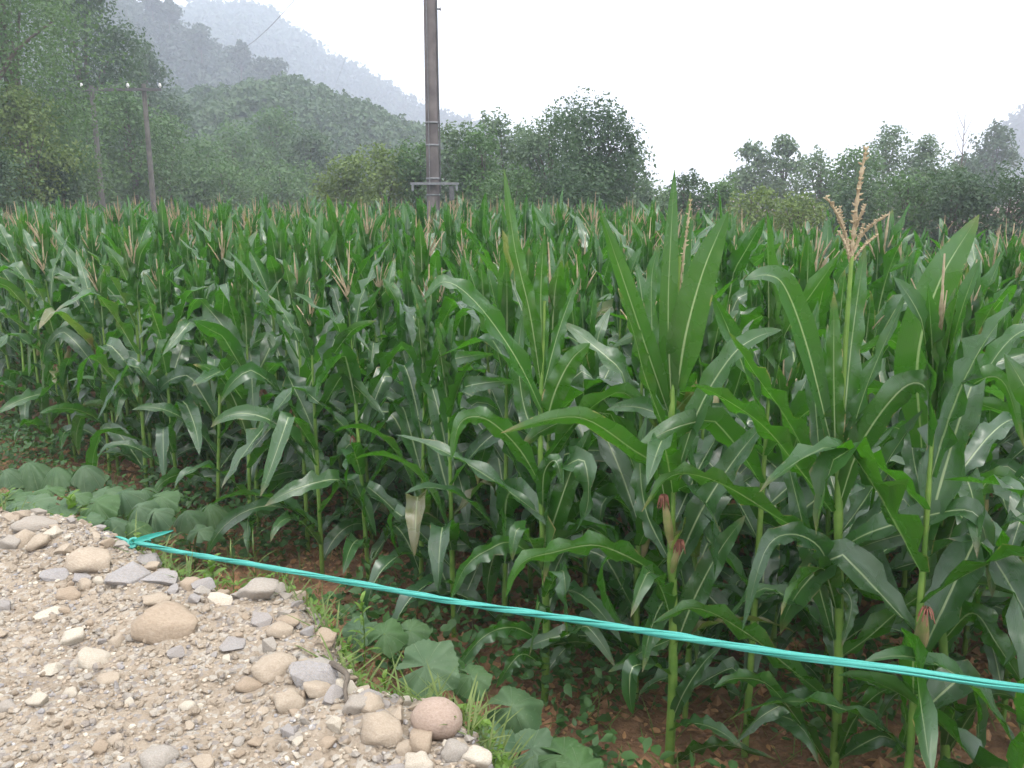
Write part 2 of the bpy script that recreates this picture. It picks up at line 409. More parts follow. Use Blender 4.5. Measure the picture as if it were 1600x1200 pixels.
tree(425, 165, 66, 52, 'hazy round tree in the middle of the hill foot', 'mid', seed=11, base=.5)
tree(478, 195, 60, 45, 'hazy darker tree next to the yellowish hedge', 'dark', seed=12, base=.5)
tree(345, 240, 45, 60, 'low bluish bush mass above the maize tassels', 'mid', 'bush', seed=13, base=.2)
tree(440, 240, 48, 62, 'low soft green bush mass beside the yellowish hedge', 'mid', 'bush', seed=14, base=.2)
# centre hedge
tree(540, 232, 31, 48, 'yellow green bush at the low end of the hedge', 'yellow', 'bush', seed=15, base=.2, group='hedge trees in the middle')
tree(600, 222, 30, 50, 'yellow green bush with dark gaps in the hedge', 'yellow', 'bush', seed=16, base=.2, group='hedge trees in the middle')
tree(652, 212, 30, 40, 'green bush half hidden by the concrete pole', 'mid', 'bush', seed=17, base=.2, group='hedge trees in the middle')
tree(712, 186, 29, 46, 'silvery green tree just past the concrete pole', 'willow', 'bush', seed=18, base=.2, group='hedge trees in the middle')
tree(782, 168, 31, 50, 'tree with a feathery top between pole and dark tree', 'willow', seed=19, base=.2, group='hedge trees in the middle')
tree(800, 255, 26, 60, 'low leafy bush under the feathery tree', 'mid', 'bush', seed=20, base=.1, group='hedge trees in the middle')
tree(868, 164, 28, 62, 'broad green tree joined to the tall dark tree', 'willow', seed=21, base=.2, group='hedge trees in the middle')
tree(928, 138, 26, 66, 'tallest dark tree of the hedge with spiky top shoots', 'dark', seed=22, base=.2, dens=1.3, group='hedge trees in the middle')
tree(905, 245, 25, 66, 'dark bush at the foot of the tallest hedge tree', 'dark', 'bush', seed=23, base=.1, group='hedge trees in the middle')
tree(985, 225, 36, 34, 'small dim tree stepping down to the sky gap', 'dark', seed=24, base=.2, group='hedge trees in the middle')
tree(748, 190, 28, 38, 'short leafy bush wedged between silvery and feathery trees', 'mid', 'bush', seed=50, group='hedge trees in the middle')
tree(836, 196, 29, 40, 'pale green tree leaning on the broad green one', 'willow', 'bush', seed=51, group='hedge trees in the middle')
tree(1045, 282, 33, 45, 'low hazy bush closing the sky gap', 'mid', 'bush', seed=52, group='hedge trees in the middle')
# right side
G = 'trees beyond the far field edge'
tree(1018, 276, 30, 34, 'low pale bush in the sky gap', 'willow', 'bush', seed=25, base=.1, group=G)
tree(1072, 256, 27, 38, 'small dark bush with twiggy top after the sky gap', 'dark', 'bush', seed=26, base=.1, group=G)
tree(1125, 268, 27, 38, 'low mixed bush before the yellowish shrub', 'mid', 'bush', seed=27, base=.1, group=G)
tree(1180, 284, 24, 46, 'pale yellow green shrub directly behind the tassels', 'yellow', 'bush', seed=28, base=.05, group=G)
tree(1250, 292, 23, 44, 'olive green shrub beside the pale yellow one', 'yellow', 'bush', seed=29, base=.05, group=G)
tree(1176, 216, 46, 34, 'slender open tree, first of the airy pair', 'willow', seed=30, base=1, dens=.6, group=G)
tree(1226, 210, 45, 32, 'slender open tree, second of the airy pair', 'willow', seed=31, base=1, dens=.6, group=G)
tree(1285, 222, 36, 44, 'rounded grey green tree left of the tall spread tree', 'willow', seed=32, base=.3, group=G)
tree(1345, 226, 34, 44, 'grey green tree behind the nearest big tassel', 'mid', seed=33, base=.3, group=G)
tree(1395, 190, 40, 46, 'tallest spreading tree on the far field edge', 'willow', seed=34, base=.4, group=G)
tree(1455, 204, 40, 42, 'rounded tree beside the tallest spreading tree', 'willow', seed=35, base=.4, group=G)
tree(1560, 183, 72, 34, 'lone misty dome shaped tree before the far hill', 'dark', seed=36, base=.4, dens=1.4, group=G)
tree(1510, 232, 60, 32, 'small misty tree beside the dome shaped one', 'dark', seed=37, base=.3, group=G)
tree(1345, 268, 25, 50, 'dark leafy bush below the grey green tree', 'dark', 'bush', seed=38, base=.05, group=G)
tree(1425, 262, 24, 50, 'dark green bush with pale leaf clusters', 'mid', 'bush', seed=39, base=.05, group=G)
tree(1500, 254, 23, 52, 'dark broadleaf bush in the thick of the hedge', 'dark', 'bush', seed=40, base=.05, group=G)
tree(1585, 248, 22, 58, 'dark broadleaf bush cut by the frame edge', 'dark', 'bush', seed=42, base=.05, group=G)
tree(1665, 235, 22, 60, 'dark broadleaf bush beyond the frame edge', 'dark', 'bush', seed=43, base=.05, group=G)

def bare_tree():
    p = at_y(1497, 300, 50); o = empty('bare_tree', (p.x, 50, 0), 0, 'thin leafless tree standing by the misty dome shaped tree', 'tree')
    parts = [tube(spline([(0, 0, 0), (.05, 0, 3), (-.05, 0, 6.4)], 8), np.linspace(.06, .015, 8), 5)]
    for k in range(9):
        z = 3 + k * .33; s = 1 if k % 2 else -1
        parts.append(tube(spline([(0, 0, z), (s * .25, .1, z + .5), (s * (.35 + .02 * k), .1, z + 1.1)], 5), np.linspace(.02, .008, 5), 4))
    V, F, U = join(parts); obj('trunk', mesh('bare trunk', V, F, M_BARK), o)
bare_tree()

# forest on the hills
def forest(name, grid, n, size, hgt, m, leaves, label, seed, spire=.0, dist=100):
    r = np.random.default_rng(seed); nr, k, _ = grid.shape
    i = (r.random(n) ** .7 * (nr - 1.001)); j = r.random(n) * (k - 1.001)
    a, b = i.astype(int), j.astype(int); fi, fj = (i - a)[:, None], (j - b)[:, None]
    P = grid[a, b] * (1 - fi) * (1 - fj) + grid[a + 1, b] * fi * (1 - fj) + grid[a, b + 1] * (1 - fi) * fj + grid[a + 1, b + 1] * fi * fj
    # the skyline itself is always wooded
    e = r.random(n // 4) * (k - 1.001); ea = e.astype(int); fe = (e - ea)[:, None]
    P = np.vstack([P, grid[-1, ea] * (1 - fe) + grid[-1, ea + 1] * fe])
    N_ = len(P); sz = .5 + 1.1 * r.random(N_) ** 2
    idx = np.repeat(np.arange(N_), leaves); m_ = len(idx)
    d = r.normal(size=(m_, 3)); d /= np.linalg.norm(d, axis=1)[:, None]; d[:, 2] = np.abs(d[:, 2]) * 1.0 - .15
    rr = (.55 + .5 * r.random(m_))[:, None]
    C = P[idx] + d * rr * (np.stack([sz * size, sz * size, sz * hgt * .62], 1)[idx]) + np.array([0, 0, 1]) * (sz[idx] * hgt * .35)[:, None]
    N = d + r.normal(size=(m_, 3)) * .5; N /= np.linalg.norm(N, axis=1)[:, None]
    V, F = rhombs(C, N, size * .33 * (.6 + .8 * r.random(m_)), r, .6)
    tag(obj(name, mesh(name, V, F, m, smooth=False)), label, kind='stuff')
forest('hillside_scrub', H_NEAR, 2600, .85, 2.0, M_F['hill'], 72, 'bushes and scrub covering the near hill', 5)
forest('ridge_forest', H_RIDGE, 2200, 1.9, 6.5, M_F['pine'], 36, 'misty forest covering the wooded ridge', 6)
forest('mountain_forest', H_MOUNT, 2400, 3.6, 7.5, M_F['pine'], 26, 'forest covering the far mountain', 7)
forest('far_hill_forest', H_RIGHT, 700, 4.0, 7.0, M_F['pine'], 24, 'forest covering the faint far hill', 8)
# trees one can tell apart on the ridge line
for k, (u, vt, vb, d, hp, lab) in enumerate([
        (240, -22, 30, 205, 17, 'dark pine against the sky, first on the ridge top'),
        (265, -4, 45, 205, 17, 'dark pine against the sky beside the first ridge pine'),
        (315, 36, 95, 200, 20, 'broad misty pine where ridge and mountain meet'),
        (377, 62, 128, 200, 15, 'pair forming misty tree standing on the ridge shoulder'),
        (425, 88, 140, 185, 26, 'broad misty tree standing low on the ridge shoulder')]):
    b = at_y(u, vb, d); t = at_y(u, vt, d); h = t.z - b.z
    tm, cm = tree_meshes(60 + k, h, 2 * hp / F_PX * d, h * .2, 24, 1400, .022 * h + .25, M_F['pine'], 'round')
    o = empty('ridge_tree', b, 0, lab, 'tree', 'trees on the misty ridge'); obj('trunk', tm, o); obj('crown', cm, o)

# ------------------------------------------------------------------ poles and wires
def big_pole():
    d = 17.0; b = at_y(677, 311, d)
    o = empty('utility_pole', (b.x, d, 0), 0, 'thick grey concrete utility pole rising above the maize', 'utility pole')
    zs = np.linspace(0, 11, 23)
    V, F, U = tube(np.stack([zs * 0, zs * 0, zs], 1), .128 - .0030 * zs, 24)
    obj('shaft', mesh('shaft', V, F, M_CONC), o)
    for z in (3.15, 3.55, 2.55, 2.25):
        V, F, U = tube([(0, 0, z - .018), (0, 0, z - .012), (0, 0, z + .012), (0, 0, z + .018)], [.119, .131, .131, .119], 24)
        obj('band', mesh('band', V, F, M_STEEL), o)
    V, F, U = tube(spline([(.135, -.02, 2.3), (.14, -.02, 3.4), (.13, -.02, 4.0), (.12, -.02, 7), (.11, -.02, 10.6)], 20), .016, 6)
    obj('cable', mesh('cable', V, F, M_WIRE), o)
    V, F, U = tube(spline([(-.05, -.121, 2.3), (-.05, -.114, 6), (-.045, -.1, 10.9)], 12), .008, 5)
    obj('earth_wire', mesh('earth_wire', V, F, M_STEEL), o)
    z = at_y(683, 14, d).z
    V, F, U = join([tube([(.08, 0, z), (.20, 0, z)], .016, 8), tube([(.18, 0, z), (.20, 0, z)], .03, 8)])
    obj('step_bolt', mesh('step_bolt', V, F, M_STEEL), o)
    # low steel bracket
    z = at_y(680, 287, d).z
    x0 = at_y(643, 287, d).x - b.x; x1 = at_y(718, 287, d).x - b.x
    V, F, U = join([box((x0, -.20, z - .022), (x1, -.16, z + .022)), box((x0, -.159, z - .010), (x1, -.12, z + .010))])
    obj('bracket', mesh('bracket', V, F, M_STEEL, smooth=False), o)
    for x in (x0 + .02, x1 - .06):
        V, F, U = box((x, -.197, z - .13), (x + .04, -.163, z - .023)); obj('bracket_leg', mesh('leg', V, F, M_STEEL, smooth=False), o)
    V, F, U = box((x0 + .72, -.22, z - .30), (x1 - .10, .0, z - .05)); obj('switch_box', mesh('switch_box', V, F, M_WIRE, smooth=False), o)
    V, F, U = tube([(0, 0, 11), (0, 0, 11.03)], [.108, .01], 24); obj('cap', mesh('cap', V, F, M_CONC), o)
    return b.x, d
PX, PD = big_pole()
def twin():
    d = 36.0
    x1, x2 = at_y(157, 285, d).x, at_y(237, 285, d).x
    zt = at_y(190, 140, d).z; z1, z2 = at_y(155, 134, d).z, at_y(232, 131, d).z
    o = empty('twin_pole', (x1, d, 0), 0, 'pair of slim poles joined by a crossbar with white insulators', 'power pole')
    for xx, zz in ((0, z1), (x2 - x1, z2)):
        V, F, U = tube([(xx, 0, z) for z in np.linspace(0, zz, 8)], np.linspace(.12, .085, 8), 12)
        obj('pole', mesh('pole', V, F, M_WOODPOLE), o)
    a, c = at_y(124, 138, d), at_y(254, 141, d)
    V, F, U = box((a.x - x1, -.16, zt - .06), (c.x - x1, -.07, zt + .04)); obj('crossbar', mesh('crossbar', V, F, M_WIRE, smooth=False), o)
    for u in (130, 202, 252):
        xx = at_y(u, 138, d).x - x1
        prof = [(0, .02), (.04, .02), (.05, .055), (.10, .06), (.11, .04), (.14, .05), (.17, .04), (.19, .015)]
        V, F, U = tube([(xx, -.12, zt + .04 + p[0]) for p in prof], [p[1] for p in prof], 12)
        obj('insulator', mesh('insulator', V, F, M_PORC), o)
    return [Vector((at_y(u, 138, d).x, d - .12, zt + .30)) for u in (130, 202, 252)]
INS = twin()
def wire(a, b, sag, r_, label, grp='overhead wires'):
    P = [a.lerp(b, t) - Vector((0, 0, sag * 4 * t * (1 - t))) for t in np.linspace(0, 1, 28)]
    V, F, U = tube([tuple(p) for p in P], r_, 5)
    tag(obj('overhead_wire', mesh('wire', V, F, M_WIRE)), label, 'wire', grp)
wire(INS[0], at_y(-500, 60, 20), 1.2, .009, 'wire running from the first insulator past the tall trees')
wire(INS[1], at_y(-500, 40, 22), 1.2, .009, 'wire running from the middle insulator past the tall trees')
wire(at_y(660, -260, 17), at_y(355, 82, 90), 1.0, .011, 'faint wire dropping across the misty mountain')
wire(at_y(672, -420, 17), at_y(525, 130, 60), 0.5, .004, 'very faint wire against the mountain slope and sky')
wire(at_y(672, -180, 17), at_y(990, 300, 21), 0, .0032, 'stay wire slanting down over the tallest dark tree')

# ------------------------------------------------------------------ maize
def blade(cen, side, Wd, nc=5, fold=.35, amp=.10, fr=5.0, ph=0.0, prof=None, curl=0.0):
    """leaf ribbon: centre line cen (n,3), unit side vectors side (n,3), full width Wd"""
    n = len(cen); t = np.linspace(0, 1, n)
    T = np.gradient(cen, axis=0); T /= np.linalg.norm(T, axis=1)[:, None] + 1e-9
    side = side - T * (side * T).sum(1)[:, None]; side /= np.linalg.norm(side, axis=1)[:, None] + 1e-9
    N = np.cross(T, side)
    s = np.clip(t / .28, 0, 1); s = s * s * (3 - 2 * s)
    w_ = (.42 + .58 * s) * np.clip(1 - t ** 3.2, 0, 1) ** .8 * Wd * .5
    w_ = np.maximum(w_, .0008)
    c = np.linspace(-1, 1, nc)
    env = np.sin(np.pi * np.clip(t * 1.08, 0, 1)) ** .5
    wl = amp * np.sin(t * fr * 6.283 + ph) * env; wr = amp * np.sin(t * fr * 6.283 * 1.13 + ph + 2.1) * env
    V = np.zeros((n, nc, 3))
    for j, q in enumerate(c):
        lift = fold * abs(q) - curl * q * q + (wl if q < 0 else wr) * q * q * 1.0 * 2
        V[:, j] = cen + side * (q * w_ * (1 - .12 * fold))[:, None] + N * (lift * w_)[:, None]
    U = np.stack(np.meshgrid((c + 1) / 2, t), -1).reshape(-1, 2)
    return V.reshape(-1, 3), grid_faces(n, nc), U
def corn_leaf(r, z0, az, L, Wd, phi0, bend, kink=0, tk=.5, twist=0.0, seg=15, nc=5, power=1.6, rad=.012):
    t = np.linspace(0, 1, seg); phi = phi0 + bend * t ** power
    if kink: k = np.clip((t - tk) / .10, 0, 1); phi = phi + kink * k * k * (3 - 2 * k)
    azt = az + r.normal() * .25 * t + .0
    ds = L / (seg - 1)
    D = np.stack([np.sin(phi) * np.cos(azt), np.sin(phi) * np.sin(azt), np.cos(phi)], 1)
    cen = np.zeros((seg, 3)); cen[0] = (math.cos(az) * rad, math.sin(az) * rad, z0); cen[1:] = cen[0] + np.cumsum(D[:-1] * ds, 0)
    side = np.stack([-np.sin(azt), np.cos(azt), azt * 0], 1)
    tw = twist * t ** 1.3
    up = np.cross(D, side)
    side = side * np.cos(tw)[:, None] + up * np.sin(tw)[:, None]
    return blade(cen, side, Wd, nc, fold=r.uniform(.25, .5), amp=r.uniform(.08, .38), fr=r.uniform(3, 5.5), ph=r.random() * 6)
def stalk_geo(H, r0=.0145, seg=22, sides=8, lean=(0, 0)):
    zs = np.linspace(-.04, H, seg); rad = np.interp(zs, [0, H * .55, H], [r0, r0 * .8, r0 * .3])
    node = np.abs(((zs / .135) % 1) - .5) * 2
    rad = rad * (1 + .16 * (node > .8))
    P = np.stack([lean[0] * (zs / H) ** 2, lean[1] * (zs / H) ** 2, zs], 1)
    return tube(P, rad, sides)
def tassel_geo(r, z0, size=.3, nb=7, sides=4, thick=.005, seg=7, org=(0, 0)):
    parts = []
    def branch(d, L, th, z):
        t = np.linspace(0, 1, seg)
        P = np.array([org[0], org[1], z]) + np.outer(t * L, d) + np.outer((t ** 2) * L * .25, np.array([d[0], d[1], -.3 * abs(d[0] + d[1])]))
        rad = th * (1 + .35 * np.sin(np.arange(seg) * 2.4 + r.random() * 6)) * np.where(t < .15, .4, 1) * (1 - .6 * t ** 3)
        return tube(P, rad, sides)
    parts.append(branch(np.array([r.normal() * .04, r.normal() * .04, 1]), size, thick * 1.35, z0))
    for k in range(nb):
        a = r.random() * 6.283; e = r.uniform(.12, .45)
        parts.append(branch(np.array([math.cos(a) * e, math.sin(a) * e, 1 - e * .4]), size * r.uniform(.5, .8), thick, z0 + size * r.uniform(.02, .18)))
    return join(parts)
def ear_geo(z0, az, L=.17, R0=.022):
    d = np.array([math.cos(az) * .30, math.sin(az) * .30, .95]); b = np.array([math.cos(az) * .018, math.sin(az) * .018, z0])
    t = np.linspace(0, 1, 9)
    husk = tube(b + np.outer(t * L, d), R0 * np.array([.45, .8, 1, 1.05, 1, .9, .72, .5, .3]), 9)
    tip = b + d * L * .96
    sp = []
    for k in range(12):
        a = k * .53; o = np.array([math.cos(a), math.sin(a), 0]) * .012
        sp.append(tube(spline([tip, tip + d * .03 + o, tip + d * .035 + o * 2.2 - np.array([0, 0, .03 + .012 * (k % 3)])], 5), .0022, 4))
    return husk, join(sp)
def corn_variant(seed, tassel, seg=15, nc=5, nleaf=12, ear=False):
    r = np.random.default_rng(seed); out = []
    H = r.uniform(1.42, 1.62)
    az0 = 0.0
    for i in range(nleaf):
        f = i / (nleaf - 1); z0 = .11 + (H - .19) * f ** .95
        az = az0 + i * math.pi + r.normal() * .75
        top = max(0, (f - .62) / .38); low = max(0, (.35 - f) / .35)
        L = .42 + .35 * math.sin(math.pi * min(1, .12 + .80 * f)) + r.normal() * .08 - .08 * top
        Wd = (.072 + .052 * math.sin(math.pi * (.15 + .7 * f))) * r.uniform(.85, 1.2)
        phi0 = R(38) * (1 - top) + R(7) * top + low * R(12) + r.normal() * R(9) * (1 - .5 * top)
        bend = R(100) * (1 - top) ** 1.3 + R(8) * top + low * R(18) + r.normal() * R(24) * (1 - .7 * top)
        kink = r.choice([0, R(50), R(85), R(115)]) * (1 - top) if f > .2 else 0
        out.append(('leaf', corn_leaf(r, z0, az, L, Wd, max(R(3), phi0), max(0, bend - kink * .7), kink, r.uniform(.28, .68), r.normal() * 1.5 * (1 - .3 * top), seg, nc, r.uniform(1.0, 3.0))))
    # whorl of erect young leaves round the tassel

    for i in range(3 if tassel else 4):
        az = r.random() * 6.283
        out.append(('leaf', corn_leaf(r, H - .10 + .03 * i, az, r.uniform(.34, .50), r.uniform(.06, .09), R(r.uniform(2, 12)), R(r.uniform(0, 10)), 0, .5, r.normal() * .5, seg, nc, rad=.006)))
    st = [('stalk', stalk_geo(H + .03, sides=8 if nc > 3 else 4, seg=22 if nc > 3 else 5))]
    if tassel: st.append(('tassel', tassel_geo(r, H + .08, r.uniform(.26, .36) if nc > 3 else r.uniform(.36, .50), 6, 4 if nc > 3 else 3, .0048 if nc > 3 else .0062, 7 if nc > 3 else 4)))
    if ear:
        hk, sk = ear_geo(.72, az0 + 1.2); st += [('ear', hk), ('silk', sk)]
    return st + out
MM = {'stalk': M_STALK, 'leaf': M_LEAF, 'tassel': M_TASSEL, 'ear': M_HUSK, 'silk': M_SILK}
def part_meshes(parts): return [(k, mesh(k, V, F, MM[k], U)) for k, (V, F, U) in parts]
VAR = [part_meshes(corn_variant(100 + s, s in (0, 3, 4, 6, 7), ear=(s % 3 == 0), nleaf=14)) for s in range(10)]
FARV = [[(k, g) for k, g in corn_variant(300 + s, s in (0, 3, 6), seg=7, nc=3, nleaf=10)] for s in range(8)]

def build_parts(root, pm):
    ear_o = None
    for k, me in pm:
        o = obj(k, me, ear_o if (k == 'silk' and ear_o) else root)
        if k == 'ear': ear_o = o

# ---- the row: along direction D, next rows along E
E0 = Vector((1.25, 3.05)); D = Vector((-.751, .660)).normalized(); E = Vector((D.y, -D.x)); E = E if E.y > 0 else -E
BANK_EDGE = None
hero_bases = []

def ribbon_px(pts, y0, Wd, face=0.0, face1=None, fold=.35, amp=.34, fr=5.2, ph=0, seg=22, nc=7, curl=0.0):
    """leaf whose centre line runs through photo pixels (u, v, metres nearer(-)/farther(+) than its stalk)"""
    P = [at_y(p[0], p[1], y0 + (p[2] if len(p) > 2 else 0)) for p in pts]
    cen = spline([tuple(p) for p in P], seg)
    T = np.gradient(cen, axis=0); T /= np.linalg.norm(T, axis=1)[:, None]
    view = cen - np.array([0, 0, EYE]); view /= np.linalg.norm(view, axis=1)[:, None]
    A = np.cross(T, view); A /= np.linalg.norm(A, axis=1)[:, None] + 1e-9
    B = np.cross(A, T)
    f = np.linspace(R(face), R(face1 if face1 is not None else face), seg)[:, None]
    side = A * np.cos(f) + B * np.sin(f)
    if np.cross(T, side)[seg // 4:, 2].mean() < 0: side = -side          # the waxy side is the upper one
    return blade(cen, side, Wd, nc, fold, amp, fr, ph, curl=curl)

def hero(base_px, top_px, y0, leaves, label, tassel=None, ears=(), r0=.018, extra=None):
    b = at_y(base_px[0], base_px[1], y0); tp = at_y(top_px[0], top_px[1], y0)
    b.z = 0 if abs(b.z) < .25 else b.z
    root = empty('corn_plant', (b.x, b.y, 0), 0, label, 'corn plant', 'corn plants of the field')
    off = np.array([b.x, b.y, 0])
    n = 26; t = np.linspace(0, 1, n)
    P = np.array([0, 0, -.05]) + np.outer(t, np.array([tp.x - b.x, 0, tp.z + .05]))
    P[:, 0] += .012 * np.sin(t * 7)
    rad = np.interp(t, [0, .5, 1], [r0, r0 * .8, r0 * .32]) * (1 + .18 * (np.abs(((t * 9) % 1) - .5) > .42))
    V, F, U = tube(P, rad, 12); obj('stalk', mesh('stalk', V, F, M_STALK, U), root)
    for k, lf in enumerate(leaves):
        pts, Wd, face = lf[0], lf[1], lf[2]; kw = lf[3] if len(lf) > 3 else {}
        V, F, U = ribbon_px(pts, y0, Wd, face, ph=k * 1.7, **kw)
        obj('leaf', mesh('leaf', V - off, F, M_LEAF, U), root)
    rr_ = np.random.default_rng(int(base_px[0]))
    for q in range(9):                                # the plain lower and middle leaves between the marked ones
        z_ = .15 + 1.15 * q / 9; f_ = z_ / 1.3
        V, F, U = corn_leaf(rr_, z_, rr_.random() * 6.283, .42 + .30 * f_ + rr_.normal() * .06, .075 + .03 * f_, R(36) + rr_.normal() * R(9), R(70) + rr_.normal() * R(25),
                            rr_.choice([0, R(50), R(90)]), rr_.uniform(.3, .65), rr_.normal() * 1.4, 20, 7, rr_.uniform(1, 3), .015)
        V = V + np.array([(tp.x - b.x) * z_ / max(tp.z, .5), 0, 0])
        obj('leaf', mesh('leaf', V, F, M_LEAF, U), root)
    if tassel:
        parts = []
        for pts, th in tassel:
            P = spline([tuple(at_y(p[0], p[1], y0 + (p[2] if len(p) > 2 else 0))) for p in pts], 26)
            k = np.arange(26)
            parts.append(tube(P - off, th * .95 * (.8 + .35 * np.sin(k * 2.2)) * np.where(k < 3, .5, 1) * (1 - .5 * (k / 25) ** 4), 6))
            rr = np.random.default_rng(len(parts))
            for q in range(5, 26):                    # spikelets standing off the branch
                d = rr.normal(size=3); d[2] = abs(d[2]) + .8; d /= np.linalg.norm(d)
                for s in (-1, 1):
                    e = d * th * 1.7; e[0] += s * th * 1.0
                    parts.append(tube(np.array([P[q], P[q] + e * .5, P[q] + e]) - off, [th * .3, th * .55, th * .1], 6))
        V, F, U = join(parts); obj('tassel', mesh('tassel', V, F, M_TASSEL, U), root)
    for (u, v, u2, v2, rr, silkc) in ears:
        a = np.array(at_y(u, v, y0 - .04)) - off; c = np.array(at_y(u2, v2, y0 - .06)) - off; t = np.linspace(0, 1, 9)[:, None]
        V, F, U = tube(a + (c - a) * t, rr * np.array([.45, .8, 1, 1.05, 1, .9, .75, .55, .35]), 10)
        eo = obj('ear', mesh('ear', V, F, M_HUSK, U), root)
        sp = []
        for k in range(40):
            an = k * .77; o = np.array([math.cos(an), math.sin(an) - .4, 0]) * (.006 + .010 * ((k * 7) % 10) / 10)
            e2 = c + (c - a) / np.linalg.norm(c - a) * .02
            sp.append(tube(spline([c, e2 + o, e2 + o * 1.6 - np.array([0, 0, .012 + .010 * (k % 5)])], 6), .0017, 4))
        V, F, U = join(sp); obj('silk', mesh('silk', V, F, M_SILK, U), eo)
    hero_bases.append((b.x, b.y))
    return root

# plant A: in front, with the big open tassel
hero((1300, 1240), (1327, 400), 3.05, [
    ([(1306, 745), (1303, 600, -.03), (1303, 455, -.02)], .070, 10, dict(fold=.25)),
    ([(1314, 720), (1330, 540, .05), (1352, 382, .07)], .080, -15, dict(fold=.3)),
    ([(1318, 735), (1352, 610, -.05), (1425, 440, -.10)], .062, 40),
    ([(1285, 770), (1270, 560, .08), (1278, 470, .10)], .055, 20),
    ([(1298, 790), (1235, 665, -.10), (1180, 585, -.18), (1138, 518, -.24)], .072, 48, dict(fold=.6)),
    ([(1300, 800), (1250, 735, -.12), (1195, 668, -.22), (1130, 622, -.32), (1083, 600, -.36)], .085, 45),
    ([(1298, 690), (1262, 545, -.05), (1228, 452, -.12), (1200, 430, -.16), (1163, 437, -.20)], .095, -28, dict(amp=.05)),
    ([(1308, 800), (1342, 700, -.06), (1395, 622, -.12), (1432, 598, -.14), (1458, 625, -.17), (1478, 695, -.18)], .105, -18, dict(amp=.16)),
    ([(1312, 835), (1352, 780, .02), (1400, 700, .0), (1442, 640, -.04)], .075, 42, dict(fold=.5)),
    ([(1308, 860), (1360, 832, -.12), (1440, 808, -.22), (1515, 798, -.32), (1540, 840, -.34), (1545, 920, -.35)], .098, 38, dict(amp=.14)),
    ([(1298, 930), (1285, 862, -.08), (1240, 835, -.16), (1196, 860, -.22), (1160, 985, -.26)], .085, -20),
    ([(1296, 850), (1225, 815, -.10), (1145, 765, -.16), (1085, 742, -.20), (1042, 748, -.22), (1003, 800, -.24)], .080, 50),
    ([(1297, 1095), (1235, 1045, -.14), (1160, 985, -.22), (1085, 950, -.28), (1018, 975, -.32)], .085, 45),
    ([(1308, 1030), (1352, 1000, -.05), (1440, 930, -.1), (1535, 912, -.15), (1610, 940, -.2)], .080, -45),
    ([(1297, 1200), (1250, 1130, -.12), (1200, 1070, -.2), (1150, 1060, -.24), (1115, 1075, -.26)], .072, 40),
    ([(1306, 1190), (1335, 1125, -.10), (1375, 1082, -.16), (1425, 1072, -.2)], .066, -40),
    ([(1300, 905), (1330, 940, -.1), (1315, 1010, -.14)], .05, 20),
    ([(1302, 1000), (1270, 880, -.02), (1240, 760, .02), (1225, 700, .05)], .07, 15),
    ], 'tallest corn plant nearest the rope with a wide open beige tassel',
    tassel=[([(1328, 420), (1333, 370), (1341, 300), (1353, 235)], .0085),
            ([(1328, 405), (1322, 370), (1308, 335, -.03), (1291, 308, -.05)], .0062),
            ([(1329, 400), (1336, 360), (1343, 340, -.03), (1352, 322, -.04)], .0055),
            ([(1329, 405), (1345, 370), (1365, 350, -.04), (1384, 338, -.06)], .0058),
            ([(1328, 400), (1318, 360, .03), (1312, 325, .05)], .005),
            ([(1330, 412), (1350, 385, .02), (1370, 368, .05)], .005),
            ([(1327, 410), (1322, 385, -.02), (1310, 362, -.04)], .005),
            ([(1329, 405), (1340, 380, .04), (1349, 352, .06)], .005)],
    r0=.020)
# plant B: broad spear leaves
hero((1045, 1190), (1058, 400), 3.25, [
    ([(1050, 650), (1044, 480, -.03), (1054, 265, -.03)], .078, 12, dict(fold=.25, amp=.04)),
    ([(1058, 610), (1072, 520, -.06), (1100, 420, -.10), (1138, 330, -.13)], .135, 0, dict(fold=.2, amp=.05, curl=.1)),
    ([(1056, 620), (1066, 450, .05), (1079, 300, .06)], .062, 8, dict(amp=.03)),
    ([(1046, 650), (1010, 545, -.04), (975, 440, -.08), (936, 325, -.12)], .085, 22, dict(amp=.06)),
    ([(1045, 690), (1008, 590, -.1), (990, 520, -.14), (965, 450, -.16)], .055, 45),
    ([(1040, 640), (1022, 560, .06), (1018, 440, .1), (1030, 380, .1)], .06, 20),
    ([(1056, 745), (1092, 640, -.05), (1140, 560, -.10), (1180, 528, -.12), (1222, 515, -.16)], .095, 30, dict(amp=.14)),
    ([(1050, 900), (1095, 800, -.04), (1150, 715, -.08), (1200, 655, -.12)], .110, 18, dict(amp=.18)),
    ([(1042, 810), (1028, 735, -.08), (985, 700, -.16), (918, 656, -.26), (860, 655, -.3), (782, 677, -.34)], .092, 30, dict(amp=.1)),
    ([(1040, 905), (985, 872, -.1), (930, 852, -.16), (870, 862, -.22), (815, 880, -.28), (790, 935, -.3)], .088, 38),
    ([(1052, 1020), (1085, 935, -.04), (1125, 860, -.06), (1165, 805, -.1)], .105, 10, dict(amp=.2)),
    ([(1048, 1130), (1070, 1080, -.05), (1100, 1035, -.08), (1128, 1008, -.1)], .062, 15),
    ([(1046, 1000), (1000, 1020, -.1), (950, 1050, -.16)], .06, 30),
    ([(1052, 1195), (1090, 1172, -.1), (1140, 1165, -.14), (1215, 1188, -.2)], .062, -45),
    ([(1043, 870), (1010, 800, .05), (1000, 720, .08), (1010, 650, .1)], .075, 30),
    ], 'corn plant with two broad spear leaves and red silked ears', ears=[(1048, 850, 1038, 780, .017, 0), (1050, 895, 1060, 850, .013, 0)], r0=.021,
    tassel=[([(1060, 470), (1068, 400), (1079, 315)], .006)])
